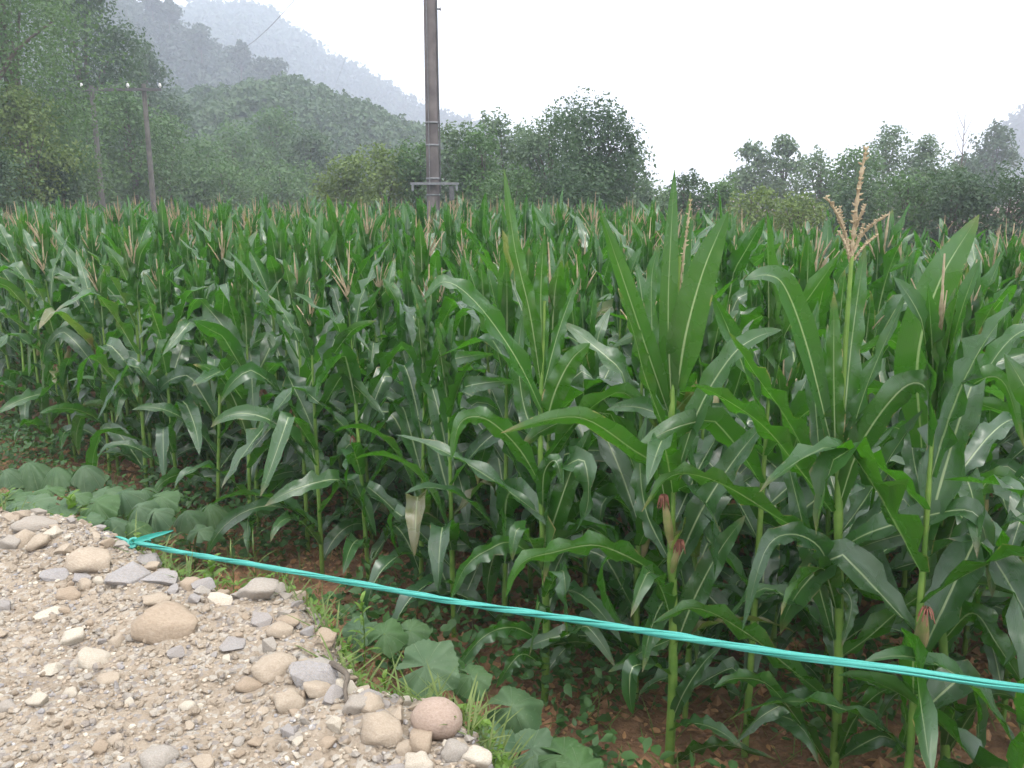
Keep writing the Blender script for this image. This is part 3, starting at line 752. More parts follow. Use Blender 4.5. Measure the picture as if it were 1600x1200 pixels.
# plant C
hero((850, 1100), (848, 470), 3.68, [
    ([(848, 575), (845, 460), (850, 368, -.02)], .068, 5, dict(fold=.15)),
    ([(845, 600), (828, 490, -.05), (805, 390, -.08), (787, 262, -.08)], .070, 15),
    ([(846, 620), (872, 520, .04), (905, 430, .08)], .06, -25),
    ([(852, 665), (868, 610, -.06), (893, 562, -.1), (922, 536, -.14)], .105, 5, dict(amp=.25)),
    ([(848, 645), (815, 575, -.1), (770, 505, -.2), (725, 455, -.28), (690, 441, -.3), (660, 470, -.3)], .085, -35),
    ([(850, 862), (870, 800, -.05), (895, 730, -.08), (925, 668, -.12)], .108, 8, dict(amp=.2)),
    ([(848, 880), (800, 848, -.1), (765, 858, -.15), (728, 885, -.2), (702, 940, -.22)], .088, 25),
    ([(852, 1010), (905, 1003, -.12), (965, 1018, -.2)], .07, -45),
    ([(848, 1040), (820, 1022, -.1), (800, 1035, -.16), (775, 1075, -.18)], .08, 28),
    ([(846, 1000), (800, 980, -.1), (752, 998, -.18), (702, 1062, -.24)], .08, 25),
    ([(846, 760), (810, 700, -.1), (760, 655, -.18), (720, 660, -.2), (705, 720, -.22)], .088, 20),
    ([(848, 800), (850, 740, -.1), (868, 720, -.16), (880, 760, -.18)], .07, 0),
    ([(850, 940), (868, 890, .02), (885, 850, .03), (880, 820, .03)], .07, 10),
    ([(846, 700), (820, 640, .06), (810, 560, .08), (818, 480, .1)], .075, 10),
    ], 'corn plant with a pale folded top leaf, standing where the soil shows', r0=.018)
# plant D: at the right edge of the picture, with the bright upright leaf
hero((1478, 1215), (1455, 470), 3.15, [
    ([(1440, 700, -.1), (1434, 560, -.14), (1468, 440, -.18), (1530, 335, -.2)], .155, 0, dict(fold=.2, amp=.05)),
    ([(1468, 640), (1490, 520, .05), (1505, 440, .05)], .06, 10),
    ([(1470, 720), (1455, 600, -.05), (1462, 520, -.05)], .07, 30),
    ([(1472, 720), (1530, 600, -.08), (1585, 525, -.12), (1650, 505, -.15)], .088, 40, dict(amp=.15)),
    ([(1474, 760), (1495, 640, -.1), (1530, 595, -.16), (1570, 600, -.2), (1600, 700, -.24)], .085, -25),
    ([(1472, 850), (1440, 770, -.05), (1425, 690, .05), (1440, 650, .1)], .085, 15),
    ([(1476, 880), (1520, 790, -.08), (1560, 745, -.12), (1640, 800, -.2)], .09, -35),
    ([(1474, 1000), (1520, 958, -.1), (1560, 1010, -.2), (1612, 1090, -.26)], .10, -25),
    ([(1474, 990), (1440, 960, -.1), (1395, 975, -.16)], .06, 35),
    ([(1478, 1180), (1530, 1100, -.1), (1570, 1085, -.14), (1620, 1120, -.2)], .075, -40),
    ([(1474, 1140), (1440, 1090, -.1), (1400, 1085, -.18), (1370, 1130, -.2)], .07, 35),
    ([(1474, 820), (1490, 700, .1), (1500, 600, .15)], .07, 10),
    ], 'corn plant with one very broad bright green leaf raised high', r0=.019)

# ---- all the other plants
spots = []
row = 0
while True:
    e = row * .49
    if e > 30: break
    s = -30
    while s < 55:
        jx, jy = rnd.gauss(0, .05), rnd.gauss(0, .05)
        p = E0 + D * (s + (row % 2) * .21 + jx) + E * (e + jy)
        s += .345
        if p.y < 2.4: continue
        u, v, dep = pix((p.x, p.y, 1.2))
        if u < -170 - 500 / p.y or u > 1770 + 500 / p.y: continue
        far = 15.5 if u > 1150 else (19 if u > 1000 else (22 if u > 480 else 24.5))
        if p.length > far + rnd.uniform(-.6, .4): continue
        spots.append((p.length, row, p.x, p.y, u))
    row += 1
spots.sort()
def too_close(x, y, dmin=.30): return any((x - a) ** 2 + (y - b) ** 2 < dmin * dmin for a, b in hero_bases)
spots = [s for s in spots if not too_close(s[2], s[3]) and not (abs(s[2] - PX) < .35 and abs(s[3] - PD) < .35)]
# the soil patch between plants C and the squash stays open
def open_patch(x, y):
    return False
near, far = spots[:296], spots[296:]
ORD = ['first', 'second', 'third', 'fourth', 'fifth', 'sixth', 'seventh', 'eighth', 'ninth', 'tenth', 'eleventh', 'twelfth', 'thirteenth', 'fourteenth', 'fifteenth', 'sixteenth',
       'seventeenth', 'eighteenth', 'nineteenth', 'twentieth', 'twenty-first', 'twenty-second', 'twenty-third', 'twenty-fourth', 'twenty-fifth', 'twenty-sixth', 'twenty-seventh', 'twenty-eighth', 'twenty-ninth', 'thirtieth']
CUE = [(120, 'below the tall leafy trees'), (200, 'in line with the twin poles'), (300, 'just past the twin poles'), (420, 'below the misty hill foot'), (540, 'below the hazy round trees'),
       (640, 'below the yellowish hedge'), (720, 'in front of the concrete pole'), (820, 'just past the concrete pole'), (900, 'below the feathery hedge tree'), (1000, 'below the tallest dark tree'),
       (1120, 'under the sky gap'), (1240, 'below the airy pair of trees'), (1340, 'in line with the big open tassel'), (1450, 'below the spreading tree'), (9999, 'below the dark broadleaf bushes')]
def cue(u):
    for lim, c in CUE:
        if u < lim: return c
byrow = {}
for s in near: byrow.setdefault(s[1], []).append(s)
rank = {}
for rr_, L in byrow.items():
    for i, s in enumerate(sorted(L, key=lambda q: q[4])): rank[(s[1], s[2], s[3])] = i
def short(u, d): return 1 - .11 * min(1, max(0, (u - 1000) / 250)) * min(1, max(0, (d - 5) / 4))   # the far corner grows lower
for k, (dist, rw, x, y, u) in enumerate(near):
    vi = rnd.randrange(len(VAR)); pm = VAR[vi]
    root = empty('corn_plant', (x, y, 0), rnd.random() * 6.283)
    sc = rnd.gauss(1.0, .045); root.scale = (sc * rnd.uniform(.95, 1.08), sc * rnd.uniform(.95, 1.08), min(1.12, max(.84, 1 + 1.6 * (sc - 1))) * short(u, dist))
    root.rotation_euler[0] = rnd.gauss(0, .03); root.rotation_euler[1] = rnd.gauss(0, .03)
    look = 'tasselled' if vi in (0, 3, 4, 6, 7) else 'untasselled'
    if vi % 3 == 0: look = 'eared and tasselled' if vi != 9 else 'eared untasselled'
    i = rank[(rw, x, y)]
    rown = 'edge row' if rw == 0 else ORD[rw] + ' row'
    lab = f'{look} corn {cue(u)}, {ORD[min(i, 29)]} in the {rown}'
    tag(root, lab, 'corn plant', 'corn plants of the field')
    build_parts(root, pm if k < 170 else [q for j, q in enumerate(pm) if not (q[0] == 'leaf' and 1 <= j - (len(pm) - 14) <= 2)])
def merge_far():
    acc = {'leaf': [], 'tassel': []}
    for (dist, rw, x, y, u) in far:
        pv = FARV[rnd.randrange(len(FARV))]; a = rnd.random() * 6.283; sc = rnd.gauss(1, .06); ca, sa = math.cos(a) * sc, math.sin(a) * sc
        M = np.array([[ca, -sa, 0], [sa, ca, 0], [0, 0, sc * short(u, dist)]]).T
        for k, (V, F, U) in pv:
            acc['tassel' if k == 'tassel' else 'leaf'].append((V @ M + np.array([x, y, 0]), F, U))
    V, F, U = join(acc['leaf']); tag(obj('far_maize', mesh('far_maize', V, F, M_LEAF, U)), 'mass of green corn plants filling the far field', kind='stuff')
    V, F, U = join(acc['tassel']); tag(obj('far_tassels', mesh('far_tassels', V, F, M_TASSEL_FAR, U)), 'tan tassels over the far corn', kind='stuff')
merge_far()
print('corn', len(near), len(far))

# ------------------------------------------------------------------ gravel bank
EDGE_PX = [(-700, 640), (-350, 715), (-120, 775), (0, 805), (80, 812), (150, 828), (215, 858), (262, 895), (305, 920), (350, 935), (395, 935), (440, 928), (480, 965), (520, 1035), (565, 1080), (610, 1098), (655, 1112), (705, 1130), (740, 1165), (775, 1215), (860, 1290), (1000, 1400), (1300, 1600)]
BZ = .80
EDGE = np.array([tuple(at_z(u, v, BZ))[:2] for u, v in EDGE_PX])
def edge_dist(x, y):
    """signed distance to the bank edge: positive on the road side"""
    A = EDGE[:-1]; B = EDGE[1:]; AB = B - A; P = np.array([x, y])
    t = np.clip(((P - A) * AB).sum(1) / (AB ** 2).sum(1), 0, 1); Q = A + AB * t[:, None]; dd = np.linalg.norm(P - Q, axis=1); i = dd.argmin()
    cr = AB[i, 0] * (y - A[i, 1]) - AB[i, 1] * (x - A[i, 0])
    return dd[i] * (-1 if cr > 0 else 1)
def bank_z(x, y, d=None):
    d = edge_dist(x, y) if d is None else d
    d = d + .09 * fbm(x, y, 4.5, 4, 12.0)
    rim = .045 * math.exp(-((d - .12) / .16) ** 2)
    t = min(1, max(0, (d + .42) / .46)); s = t * t * (3 - 2 * t)
    z = (BZ + rim) * s - .05 * (1 - s)
    z += (.045 * fbm(x, y, 2.2, 3, 4.0) + .030 * fbm(x, y, 9, 5, 8.0)) * min(1, s * 1.6)
    return z
def bank():
    xs = np.concatenate([np.linspace(-9, -4, 22)[:-1], np.linspace(-4, .9, 230), np.linspace(.95, 4, 16)])
    ys = np.concatenate([np.linspace(-6, 1.2, 16)[:-1], np.linspace(1.2, 5.2, 200), np.linspace(5.25, 9.5, 22)])
    V = np.zeros((len(ys), len(xs), 3)); keep = np.zeros((len(ys), len(xs)), bool)
    for i, y in enumerate(ys):
        for j, x in enumerate(xs):
            d = edge_dist(x, y); V[i, j] = (x, y, bank_z(x, y, d)); keep[i, j] = d > -.62
    F = grid_faces(len(ys), len(xs)); k = keep.ravel(); F = F[k[F].any(1)]
    used = np.unique(F); mp = -np.ones(len(k), int); mp[used] = np.arange(len(used))
    o = obj('gravel_road', mesh('gravel_road', V.reshape(-1, 3)[used], mp[F], M_DIRT))
    return tag(o, 'raised bank of pale gravelly dirt along the field', kind='structure')
BANK = bank()
def stone_mesh(seed, kind, sub=3):
    import bmesh
    bm = bmesh.new(); r = np.random.default_rng(seed)
    if kind == 'round':
        bmesh.ops.create_icosphere(bm, subdivisions=sub, radius=1)
        for v in bm.verts:
            n_ = noise.noise(v.co * .9 + Vector((seed * 3.1, 0, 0))) * .42 + noise.noise(v.co * 2.2 + Vector((0, seed * 1.7, 0))) * .20 + noise.noise(v.co * 5 + Vector((0, 0, seed))) * .05
            if seed == 6: n_ *= .22
            v.co *= 1 + n_
        if seed != 6:
            for _ in range(5):                         # broken faces
                pn = Vector(r.normal(size=3)).normalized(); pd = r.uniform(.62, .88)
                for v in bm.verts:
                    e = v.co.dot(pn) - pd
                    if e > 0: v.co -= pn * e * .93
    else:
        pts = r.normal(size=(16, 3)); pts /= np.linalg.norm(pts, axis=1)[:, None]; pts *= r.uniform(.75, 1.1, (16, 1))
        for p in pts: bm.verts.new(p)
        res = bmesh.ops.convex_hull(bm, input=bm.verts[:])
        bmesh.ops.delete(bm, geom=[v for v in bm.verts if not v.link_faces], context='VERTS')
        bmesh.ops.bevel(bm, geom=bm.edges[:], offset=.09, segments=2, profile=.6, affect='EDGES', clamp_overlap=True)
        if sub > 2:
            bmesh.ops.triangulate(bm, faces=bm.faces[:]); bmesh.ops.subdivide_edges(bm, edges=bm.edges[:], cuts=1, use_grid_fill=True)
            for v in bm.verts: v.co *= 1 + .05 * noise.noise(v.co * 4 + Vector((seed, 0, 0)))
    me = bpy.data.meshes.new('stone'); bm.to_mesh(me); bm.free()
    me.polygons.foreach_set('use_smooth', [kind == 'round'] * len(me.polygons))
    return me
SHAPES = {('round', i): stone_mesh(i + 1, 'round') for i in range(6)} | {('angular', i): stone_mesh(i + 11, 'angular') for i in range(5)}
_sm = {}
def stone_of(kind, i, m):
    k = (kind, i if kind == 'round' else i % 5, m)
    if k not in _sm:
        me = SHAPES[k[:2]].copy(); me.materials.append(M_ST[m]); _sm[k] = me
    return _sm[k]
big_spots = []
def stone(u, v, wpx, hpx, m, kind, label, rot=0, flat=.6, i=0, lift=.0, name='stone'):
    """u, v = middle of the stone in the photo"""
    p = at_z(u, v, BZ); z = bank_z(p.x, p.y)
    if z > .72: p = at_z(u, v + hpx * .12, z); z = bank_z(p.x, p.y)
    z = max(z, .70)
    dep = pix(p)[2]; a = wpx / F_PX * dep / 2; c = hpx / F_PX * dep / 2
    o = obj(name, stone_of(kind, i, m), None, (p.x, p.y, z + c * .22 + lift))
    o.scale = (a * 1.0, a * .8, c * 1.1 * (1 if flat >= .6 else .85)); o.rotation_euler = (rnd.gauss(0, .08), rnd.gauss(0, .08) + R(rot), rnd.gauss(0, .25))
    tag(o, label, 'stone', 'loose stones on the gravel bank'); big_spots.append((p.x, p.y, a))
    return o
S = [(683, 1134, 82, 56, 'pink', 'round', 'smooth egg shaped pinkish stone perched on the bank corner', 5, 1, 5, .03),
     (143, 872, 80, 42, 'tan', 'round', 'wide flat topped beige stone behind the grey slabs', 0, .6, 1),
     (265, 968, 98, 60, 'brown', 'round', 'largest brown boulder half sunk in the bank', -6, 1, 2),
     (146, 1030, 66, 40, 'pale', 'round', 'long pale cream stone lying askew', 32, .5, 3),
     (117, 1000, 42, 28, 'pale', 'round', 'rounded cream stone touching the long pale one', -25, .6, 4),
     (80, 1046, 56, 24, 'pale', 'angular', 'thin pale slab beside the long cream stone', -15, .5, 0),
     (172, 1062, 44, 22, 'tan', 'round', 'flat oval tan stone below the long cream stone', -10, .5, 1),
     (198, 898, 76, 44, 'grey', 'angular', 'slate block with a white vein beside the rope end', 12, .8, 1),
     (230, 878, 60, 26, 'grey', 'angular', 'dark flat slate slab under the rope knot', 6, .5, 2),
     (256, 913, 66, 24, 'grey', 'angular', 'grey slate slab lying in front of the slate block', 4, .5, 3),
     (85, 893, 50, 24, 'grey', 'angular', 'bluish slate lump below the wide beige stone', -4, .5, 4),
     (130, 892, 40, 20, 'grey', 'angular', 'small dark slate chip leaning on the beige stone', 20, .6, 0),
     (58, 817, 62, 26, 'mid', 'round', 'long grey brown stone on the bank rim by the weeds', 3, .6, 2),
     (82, 833, 42, 22, 'pale', 'angular', 'bright white stone next to the long rim stone', -22, .6, 2),
     (30, 832, 44, 34, 'tan', 'round', 'rounded tan stone on the rim near the weeds', -10, .8, 3),
     (18, 852, 34, 26, 'mid', 'round', 'rounded grey stone below the tan rim stone', 0, .8, 4),
     (62, 850, 40, 24, 'tan', 'round', 'smooth tan stone wedged among the rim stones', -30, .6, 0),
     (100, 856, 46, 20, 'tan', 'angular', 'slanting tan slab in front of the white stone', -24, .5, 3),
     (8, 948, 26, 22, 'grey', 'round', 'blue grey cobble at the picture edge', 0, .8, 1),
     (298, 922, 36, 26, 'brown', 'round', 'small brown stone behind the largest boulder', 0, .8, 3),
     (244, 932, 42, 18, 'tan', 'round', 'flat tan pebble on top of the largest boulder', 0, .5, 0),
     (345, 945, 48, 26, 'pale', 'angular', 'whitish angular stone near the bank notch', 20, .8, 4),
     (320, 910, 34, 18, 'pale', 'angular', 'bleached chip beside the small brown stone', 10, .5, 1),
     (408, 935, 66, 30, 'mid', 'round', 'layered grey boulder crowning the bank notch', -12, .7, 4, .02),
     (422, 922, 44, 22, 'tan', 'round', 'pale cap stone resting on the layered boulder', 0, .6, 1, .05),
     (412, 962, 50, 32, 'grey', 'angular', 'jagged slate lump under the layered boulder', 15, .8, 0),
     (440, 983, 40, 24, 'tan', 'round', 'oval tan stone set below the jagged slate lump', -5, .7, 2),
     (362, 1003, 54, 24, 'grey', 'angular', 'bluish slate slab in the middle of the bank', 8, .5, 1),
     (420, 1005, 38, 34, 'mid', 'angular', 'blocky grey stone next to the oval tan stone', 10, .9, 2),
     (425, 1040, 72, 40, 'tan', 'round', 'broad dusty tan rock on the bank shoulder', 0, .7, 3),
     (490, 1062, 90, 48, 'grey', 'angular', 'big rough blue grey rock on the bank shoulder', 14, .7, 4),
     (505, 1050, 70, 34, 'mid', 'round', 'dusty grey rock on top of the rough blue grey one', 10, .7, 1),
     (390, 1072, 40, 24, 'brown', 'round', 'brown stone with a dark hollow beneath', 10, .7, 2),
     (452, 1100, 46, 42, 'tan', 'round', 'dome shaped tan stone standing upright', 0, 1, 0),
     (524, 1127, 32, 34, 'pale', 'angular', 'cream pointed stone beside the crooked root', 0, 1, 3),
     (560, 1110, 44, 34, 'mid', 'round', 'grey stone clasped by the crooked root', 0, .9, 4),
     (450, 1148, 34, 32, 'grey', 'angular', 'dark blue angular chip near the dome shaped stone', 0, 1, 2),
     (600, 1145, 74, 56, 'tan', 'round', 'large half buried stone at the grassy corner', 10, .9, 1),
     (632, 1168, 34, 28, 'tan', 'round', 'small round stone below the egg shaped one', 0, .9, 3),
     (655, 1190, 46, 34, 'pale', 'round', 'pale rounded stone at the very bottom of the bank', 0, .9, 0),
     (712, 1178, 42, 40, 'mid', 'round', 'grey stone supporting the egg shaped one', 0, 1, 2),
     (745, 1195, 50, 36, 'pale', 'round', 'pale stone at the foot of the bank corner', 0, .9, 4),
     (625, 1200, 50, 24, 'grey', 'angular', 'dark slab low on the bank corner', 0, .7, 0),
     (246, 1182, 60, 34, 'mid', 'round', 'smooth grey cobble on the open gravel', 0, .8, 3),
     (320, 1196, 60, 26, 'tan', 'angular', 'flat tan slab beside the smooth grey cobble', -8, .6, 3),
     (295, 1104, 26, 17, 'pale', 'round', 'small cream pebble on the open gravel', 0, .7, 1),
     (275, 1020, 30, 30, 'grey', 'angular', 'square slate chip standing below the boulder', 0, 1, 4),
     (182, 1003, 26, 26, 'tan', 'round', 'knobbly tan pebble beside the long cream stone', 0, .9, 3),
     (60, 1098, 44, 20, 'pale', 'round', 'low whitish stone on the open gravel near the edge', -12, .6, 4),
     (112, 1084, 24, 20, 'pale', 'round', 'round whitish pebble below the thin slab', 0, .8, 0),
     (12, 1105, 30, 22, 'mid', 'round', 'grey stone at the picture edge on open gravel', 0, .7, 2),
     (180, 1158, 34, 18, 'tan', 'round', 'long tan pebble on the lower gravel', -35, .6, 1),
     (75, 960, 46, 14, 'pale', 'angular', 'thin whitish slab above the thin pale one', -4, .4, 4),
     (108, 930, 38, 24, 'brown', 'round', 'dusty brown stone under the slate lumps', 0, .8, 0),
     (135, 915, 26, 28, 'tan', 'round', 'upright tan stone in front of the wide beige one', 0, 1, 1),
     (155, 908, 18, 16, 'pale', 'round', 'little cream pebble beside the slate block', 0, .9, 2)]
for s in S:
    a = list(s) + [0.0] * (11 - len(s)); stone(a[0], a[1], a[2], a[3], a[4], a[5], a[6], a[7], a[8], a[9], a[10])
# smaller stones: pieces of the bank
cnt = 0
rs = random.Random(5)
pieces = [('round', 'tan'), ('angular', 'tan'), ('angular', 'grey'), ('round', 'mid'), ('angular', 'mid'), ('angular', 'tan'), ('round', 'brown'), ('angular', 'pale')]
while cnt < 285:
    u = rs.uniform(-30, 760); v = rs.uniform(800, 1215)
    p = at_z(u, v, BZ); d = edge_dist(p.x, p.y)
    if d < -.10: continue
    if rs.random() > (1.0 if d < .45 else .45): continue
    if any((p.x - a) ** 2 + (p.y - b) ** 2 < (c * .7) ** 2 for a, b, c in big_spots): continue
    kd, m_ = pieces[rs.randrange(8)]
    if d < .17 and rs.random() < .55: kd, m_ = 'angular', rs.choice(['grey', 'mid', 'tan', 'grey'])
    z = bank_z(p.x, p.y, d); s_ = rs.uniform(.008, .024) * (2.1 if d < .16 else 1.15 if d < .3 else 1)
    o = obj('stone', stone_of(kd, rs.randrange(5), m_), BANK, (p.x, p.y, z + s_ * .2))
    o.scale = (s_, s_ * rs.uniform(.6, .95), s_ * rs.uniform(.4, .75)); o.rotation_euler = (rs.gauss(0, .3), rs.gauss(0, .3), rs.uniform(0, 6.28)); cnt += 1
# fine gravel as stuff
def gravel(n, smin, smax, name, seed, m, area=(-4.2, .5, 1.1, 5.0)):
    r = np.random.default_rng(seed)
    t = (1 + 5 ** .5) / 2
    IV = np.array([[-1,t,0],[1,t,0],[-1,-t,0],[1,-t,0],[0,-1,t],[0,1,t],[0,-1,-t],[0,1,-t],[t,0,-1],[t,0,1],[-t,0,-1],[-t,0,1]]) / math.sqrt(1 + t * t)
    IF = np.array([[0,11,5],[0,5,1],[0,1,7],[0,7,10],[0,10,11],[1,5,9],[5,11,4],[11,10,2],[10,7,6],[7,1,8],[3,9,4],[3,4,2],[3,2,6],[3,6,8],[3,8,9],[4,9,5],[2,4,11],[6,2,10],[8,6,7],[9,8,1]])
    out = []
    while len(out) < n:
        x, y = r.uniform(area[0], area[1]), r.uniform(area[2], area[3]); u, v, dep = pix((x, y, BZ))
        if u < -60 or u > 800 or v > 1260 or dep < .5: continue
        d = edge_dist(x, y)
        if d < -.30: continue
        s = smin + (smax - smin) * r.random() ** 2.5; out.append((x, y, bank_z(x, y, d) + s * .15, s))
    o = np.array(out); k = len(o)
    J = IV[None] * (1 + .35 * (r.random((k, 12, 1)) - .5)) * np.stack([np.ones(k), r.uniform(.6, 1, k), r.uniform(.4, .8, k)], 1)[:, None]
    a = r.random(k) * 6.283; ca, sa = np.cos(a), np.sin(a)
    X = J[..., 0] * ca[:, None] - J[..., 1] * sa[:, None]; Y = J[..., 0] * sa[:, None] + J[..., 1] * ca[:, None]
    V = np.stack([X, Y, J[..., 2]], -1) * o[:, 3][:, None, None] + o[:, None, :3]
    F = (IF[None] + 12 * np.arange(k)[:, None, None]).reshape(-1, 3)
    g = obj(name, mesh(name, V.reshape(-1, 3), F, m, smooth=False), BANK); g['kind'] = 'stuff'
gravel(5200, .003, .011, 'fine_gravel', 3, M_GRAVEL)
gravel(2600, .006, .026, 'dirt_crumbs', 9, M_DIRT)
gravel(1300, .004, .014, 'slate_chips', 4, M_ST['grey'])
gravel(900, .004, .014, 'pale_chips', 6, M_ST['pale'])
# crooked root at the bank
def root_thing():
    pts = [(520, 1062), (532, 1080), (545, 1098), (541, 1118), (548, 1140)]
    P = []
    for k, (u, v) in enumerate(pts):
        p = at_z(u, v, BZ); P.append((p.x, p.y, bank_z(p.x, p.y) + (.05, .06, .05, .035, .0)[k]))
    V, F, U = tube(spline(P, 16), np.linspace(.012, .005, 16), 7)
    tag(obj('dry_root', mesh('root', V, F, M_BARK, U)), 'crooked dry brown root sticking out of the gravel bank', 'root')
root_thing()

# ------------------------------------------------------------------ rope
def rope():
    knot = at_z(212, 846, BZ + .05)
    px = [(212, 848, knot.y), (300, 866, None), (430, 888, None), (560, 912, None), (700, 938, None), (860, 963, None), (1020, 988, None), (1200, 1018, None), (1400, 1046, None), (1600, 1076, 1.72), (1900, 1110, 1.45)]
    y0, y1 = knot.y, 1.72
    x_end = at_y(1600, 1076, 1.72).x
    P = []
    A = at_y(212, 848, knot.y); B = at_y(1600, 1076, 1.72)
    for (u, v, y) in px:
        if y is None:
            # the point of the vertical plane through the ends that shows at u
            d = ray(u, v); nx, ny = (B.y - A.y), -(B.x - A.x)
            t = (A.x * nx + A.y * ny) / (d.x * nx + d.y * ny); p = Vector((0, 0, EYE)) + d * t
        else: p = at_y(u, v, y)
        P.append(tuple(p))
    cen = spline(P, 520)
    T = np.gradient(cen, axis=0); T /= np.linalg.norm(T, axis=1)[:, None]
    A_ = np.cross(T, [0, 0, 1]); A_ /= np.linalg.norm(A_, axis=1)[:, None]; B_ = np.cross(A_, T)
    s = np.concatenate([[0], np.cumsum(np.linalg.norm(np.diff(cen, axis=0), axis=1))])
    root = empty('plastic_rope', tuple(cen[0]), 0, 'taut twisted teal plastic strip rope strung across the field edge', 'rope'); off = cen[0]
    for k, (R0, w_, ph) in enumerate([(.0060, .0068, 0), (.0060, .0062, 2.1), (.0058, .0068, 4.2), (.0078, .0030, 1.2), (.0082, .0026, 3.4)]):
        an = s * (9.0 + .6 * np.sin(s * 3)) + ph + .4 * np.sin(s * 6 + k)
        c = cen + A_ * (np.cos(an) * R0)[:, None] + B_ * (np.sin(an) * R0)[:, None]
        # flattened strand: an ellipse turned with the twist
        th = np.linspace(0, 2 * np.pi, 9)
        e1 = -A_ * np.sin(an)[:, None] + B_ * np.cos(an)[:, None]; e2 = A_ * np.cos(an)[:, None] + B_ * np.sin(an)[:, None]
        wv = w_ * (1 + .16 * np.sin(s * 11 + k * 2))
        V = c[:, None] + (np.cos(th)[None, :, None] * wv[:, None, None]) * e1[:, None] + (np.sin(th)[None, :, None] * .0035) * e2[:, None]
        U = np.stack(np.meshgrid(th / 6.283, s * 4), -1).reshape(-1, 2)
        obj('strand', mesh('strand', V.reshape(-1, 3) - off, grid_faces(len(cen), 9), M_ROPE, U), root)
    # knot round a slab, and the loose end that sticks up
    parts = []
    for k in range(4):
        a = np.linspace(0, 2 * math.pi, 18)
        Q = np.stack([np.cos(a) * (.020 + .003 * k), np.sin(a) * .016 + .006 * k, np.sin(a * 1 + k) * .014 + .003], 1) + np.array([-.012 + .012 * k, 0, -.004])
        parts.append(tube(Q, .0065, 7))
    V, F, U = join(parts); obj('knot', mesh('knot', V, F, M_ROPE, U), root)
    e0, e1, e2 = at_y(205, 848, knot.y), at_y(238, 838, knot.y - .02), at_y(271, 829, knot.y - .05)
    cc = spline([tuple(e0), tuple(e1), tuple(e2)], 14)
    V, F, U = ribbon = blade(cc, np.tile(np.array([0, .35, .94]), (14, 1)), .026, 5, .9, .1, 2)
    obj('loose_end', mesh('loose_end', V - off, F, M_ROPE, U), root)
    cc = spline([tuple(at_y(205, 850, knot.y)), tuple(at_y(192, 843, knot.y)), tuple(at_y(180, 838, knot.y + .01))], 10)
    V, F, U = blade(cc, np.tile(np.array([0, .3, .95]), (10, 1)), .02, 5, .9, .1, 2)
    obj('loose_end', mesh('loose_end', V - off, F, M_ROPE, U), root)
    # the stake it is tied to, out of the picture on the field side
    p = cen[-1]
    st = empty('stake', (p[0] + .02, p[1], 0), 0, 'wooden stake that holds the far end of the teal rope', 'stake')
    V, F, U = tube([(0, 0, -.1), (0, 0, .6), (0.01, 0, p[2] + .15)], [.022, .02, .018], 8); obj('post', mesh('post', V, F, M_BARK), st)
rope()

# ------------------------------------------------------------------ low plants
def broad_leaf(r, rad, droop=.5, nc=64):
    """rounded lobed leaf bent down at its rim, notch towards the stalk; centre at the origin"""
    rows = 6; V = [(0, 0, 0)]; th = np.linspace(.16, 2 * math.pi - .16, nc)
    ph = r.random() * 6
    for i in range(1, rows + 1):
        q = i / rows
        for a in th:
            R_ = rad * q * (1 + .07 * math.cos(5 * a + .2 * math.sin(ph)) + .04 * math.sin(9 * a + ph) + .025 * math.sin(31 * a) * (q > .9)) * (1 - .1 * math.cos(a))
            z = -droop * rad * q ** 1.8 * (1 + .25 * math.sin(2 * a + ph)) + .07 * rad * math.cos(7 * a) * q * q + .05 * rad * math.sin(11 * a + ph) * q ** 3 - .01 * rad * abs(math.sin(3.5 * a))
            V.append((-R_ * math.cos(a), R_ * math.sin(a), z))
    F = []
    for j in range(nc - 1): F.append((0, 1 + j, 2 + j, 2 + j))
    V = np.array(V)
    F3 = [(0, 1 + j, 2 + j) for j in range(nc - 1)]
    for i in range(rows - 1):
        for j in range(nc - 1):
            a = 1 + i * nc + j; F3 += [(a, a + nc, a + nc + 1), (a, a + nc + 1, a + 1)]
    U = np.stack([(np.arctan2(V[:, 1], -V[:, 0]) / 6.283) + .5, np.linalg.norm(V[:, :2], axis=1) / rad], 1)
    return V, np.array(F3), U
def broad_mat():
    m, n = mat('squash leaf with pale veins')
    uv = n.nodes.new('ShaderNodeUVMap'); sx = n.nodes.new('ShaderNodeSeparateXYZ'); n.links.new(uv.outputs[0], sx.inputs[0])
    s = math_(n, 'ABSOLUTE', math_(n, 'SINE', math_(n, 'MULTIPLY', sx.outputs[0], math.pi * 7)))
    vein = ramp(n, s, 0, .10, 1, 0)
    f = noise_(n, 8, 4)
    col = mixc(n, ramp(n, f, .35, .65), (.050, .098, .048), (.095, .150, .080))
    oi = n.nodes.new('ShaderNodeObjectInfo'); col = mixc(n, math_(n, 'MULTIPLY', oi.outputs['Random'], .7), col, (.055, .125, .028))
    col = mixc(n, math_(n, 'MULTIPLY', vein, .55), col, (.21, .28, .16))
    col = mixc(n, ramp(n, noise_(n, 60, 3), .62, .72, 0, .4), col, (.16, .24, .13))
    finish(n, col, .58, .22, (.10, .26, .04), math_(n, 'ADD', noise_(n, 45, 3), math_(n, 'MULTIPLY', vein, -.6)), .35, .004, .7)
    return m
M_SQ = broad_mat()
SQ = []
for k in range(6):
    V, F, U = broad_leaf(np.random.default_rng(50 + k), 1.0, (.24, .5, .8, .95, .40, 1.1)[k]); SQ.append(mesh('broad_leaf', V, F, M_SQ, U))
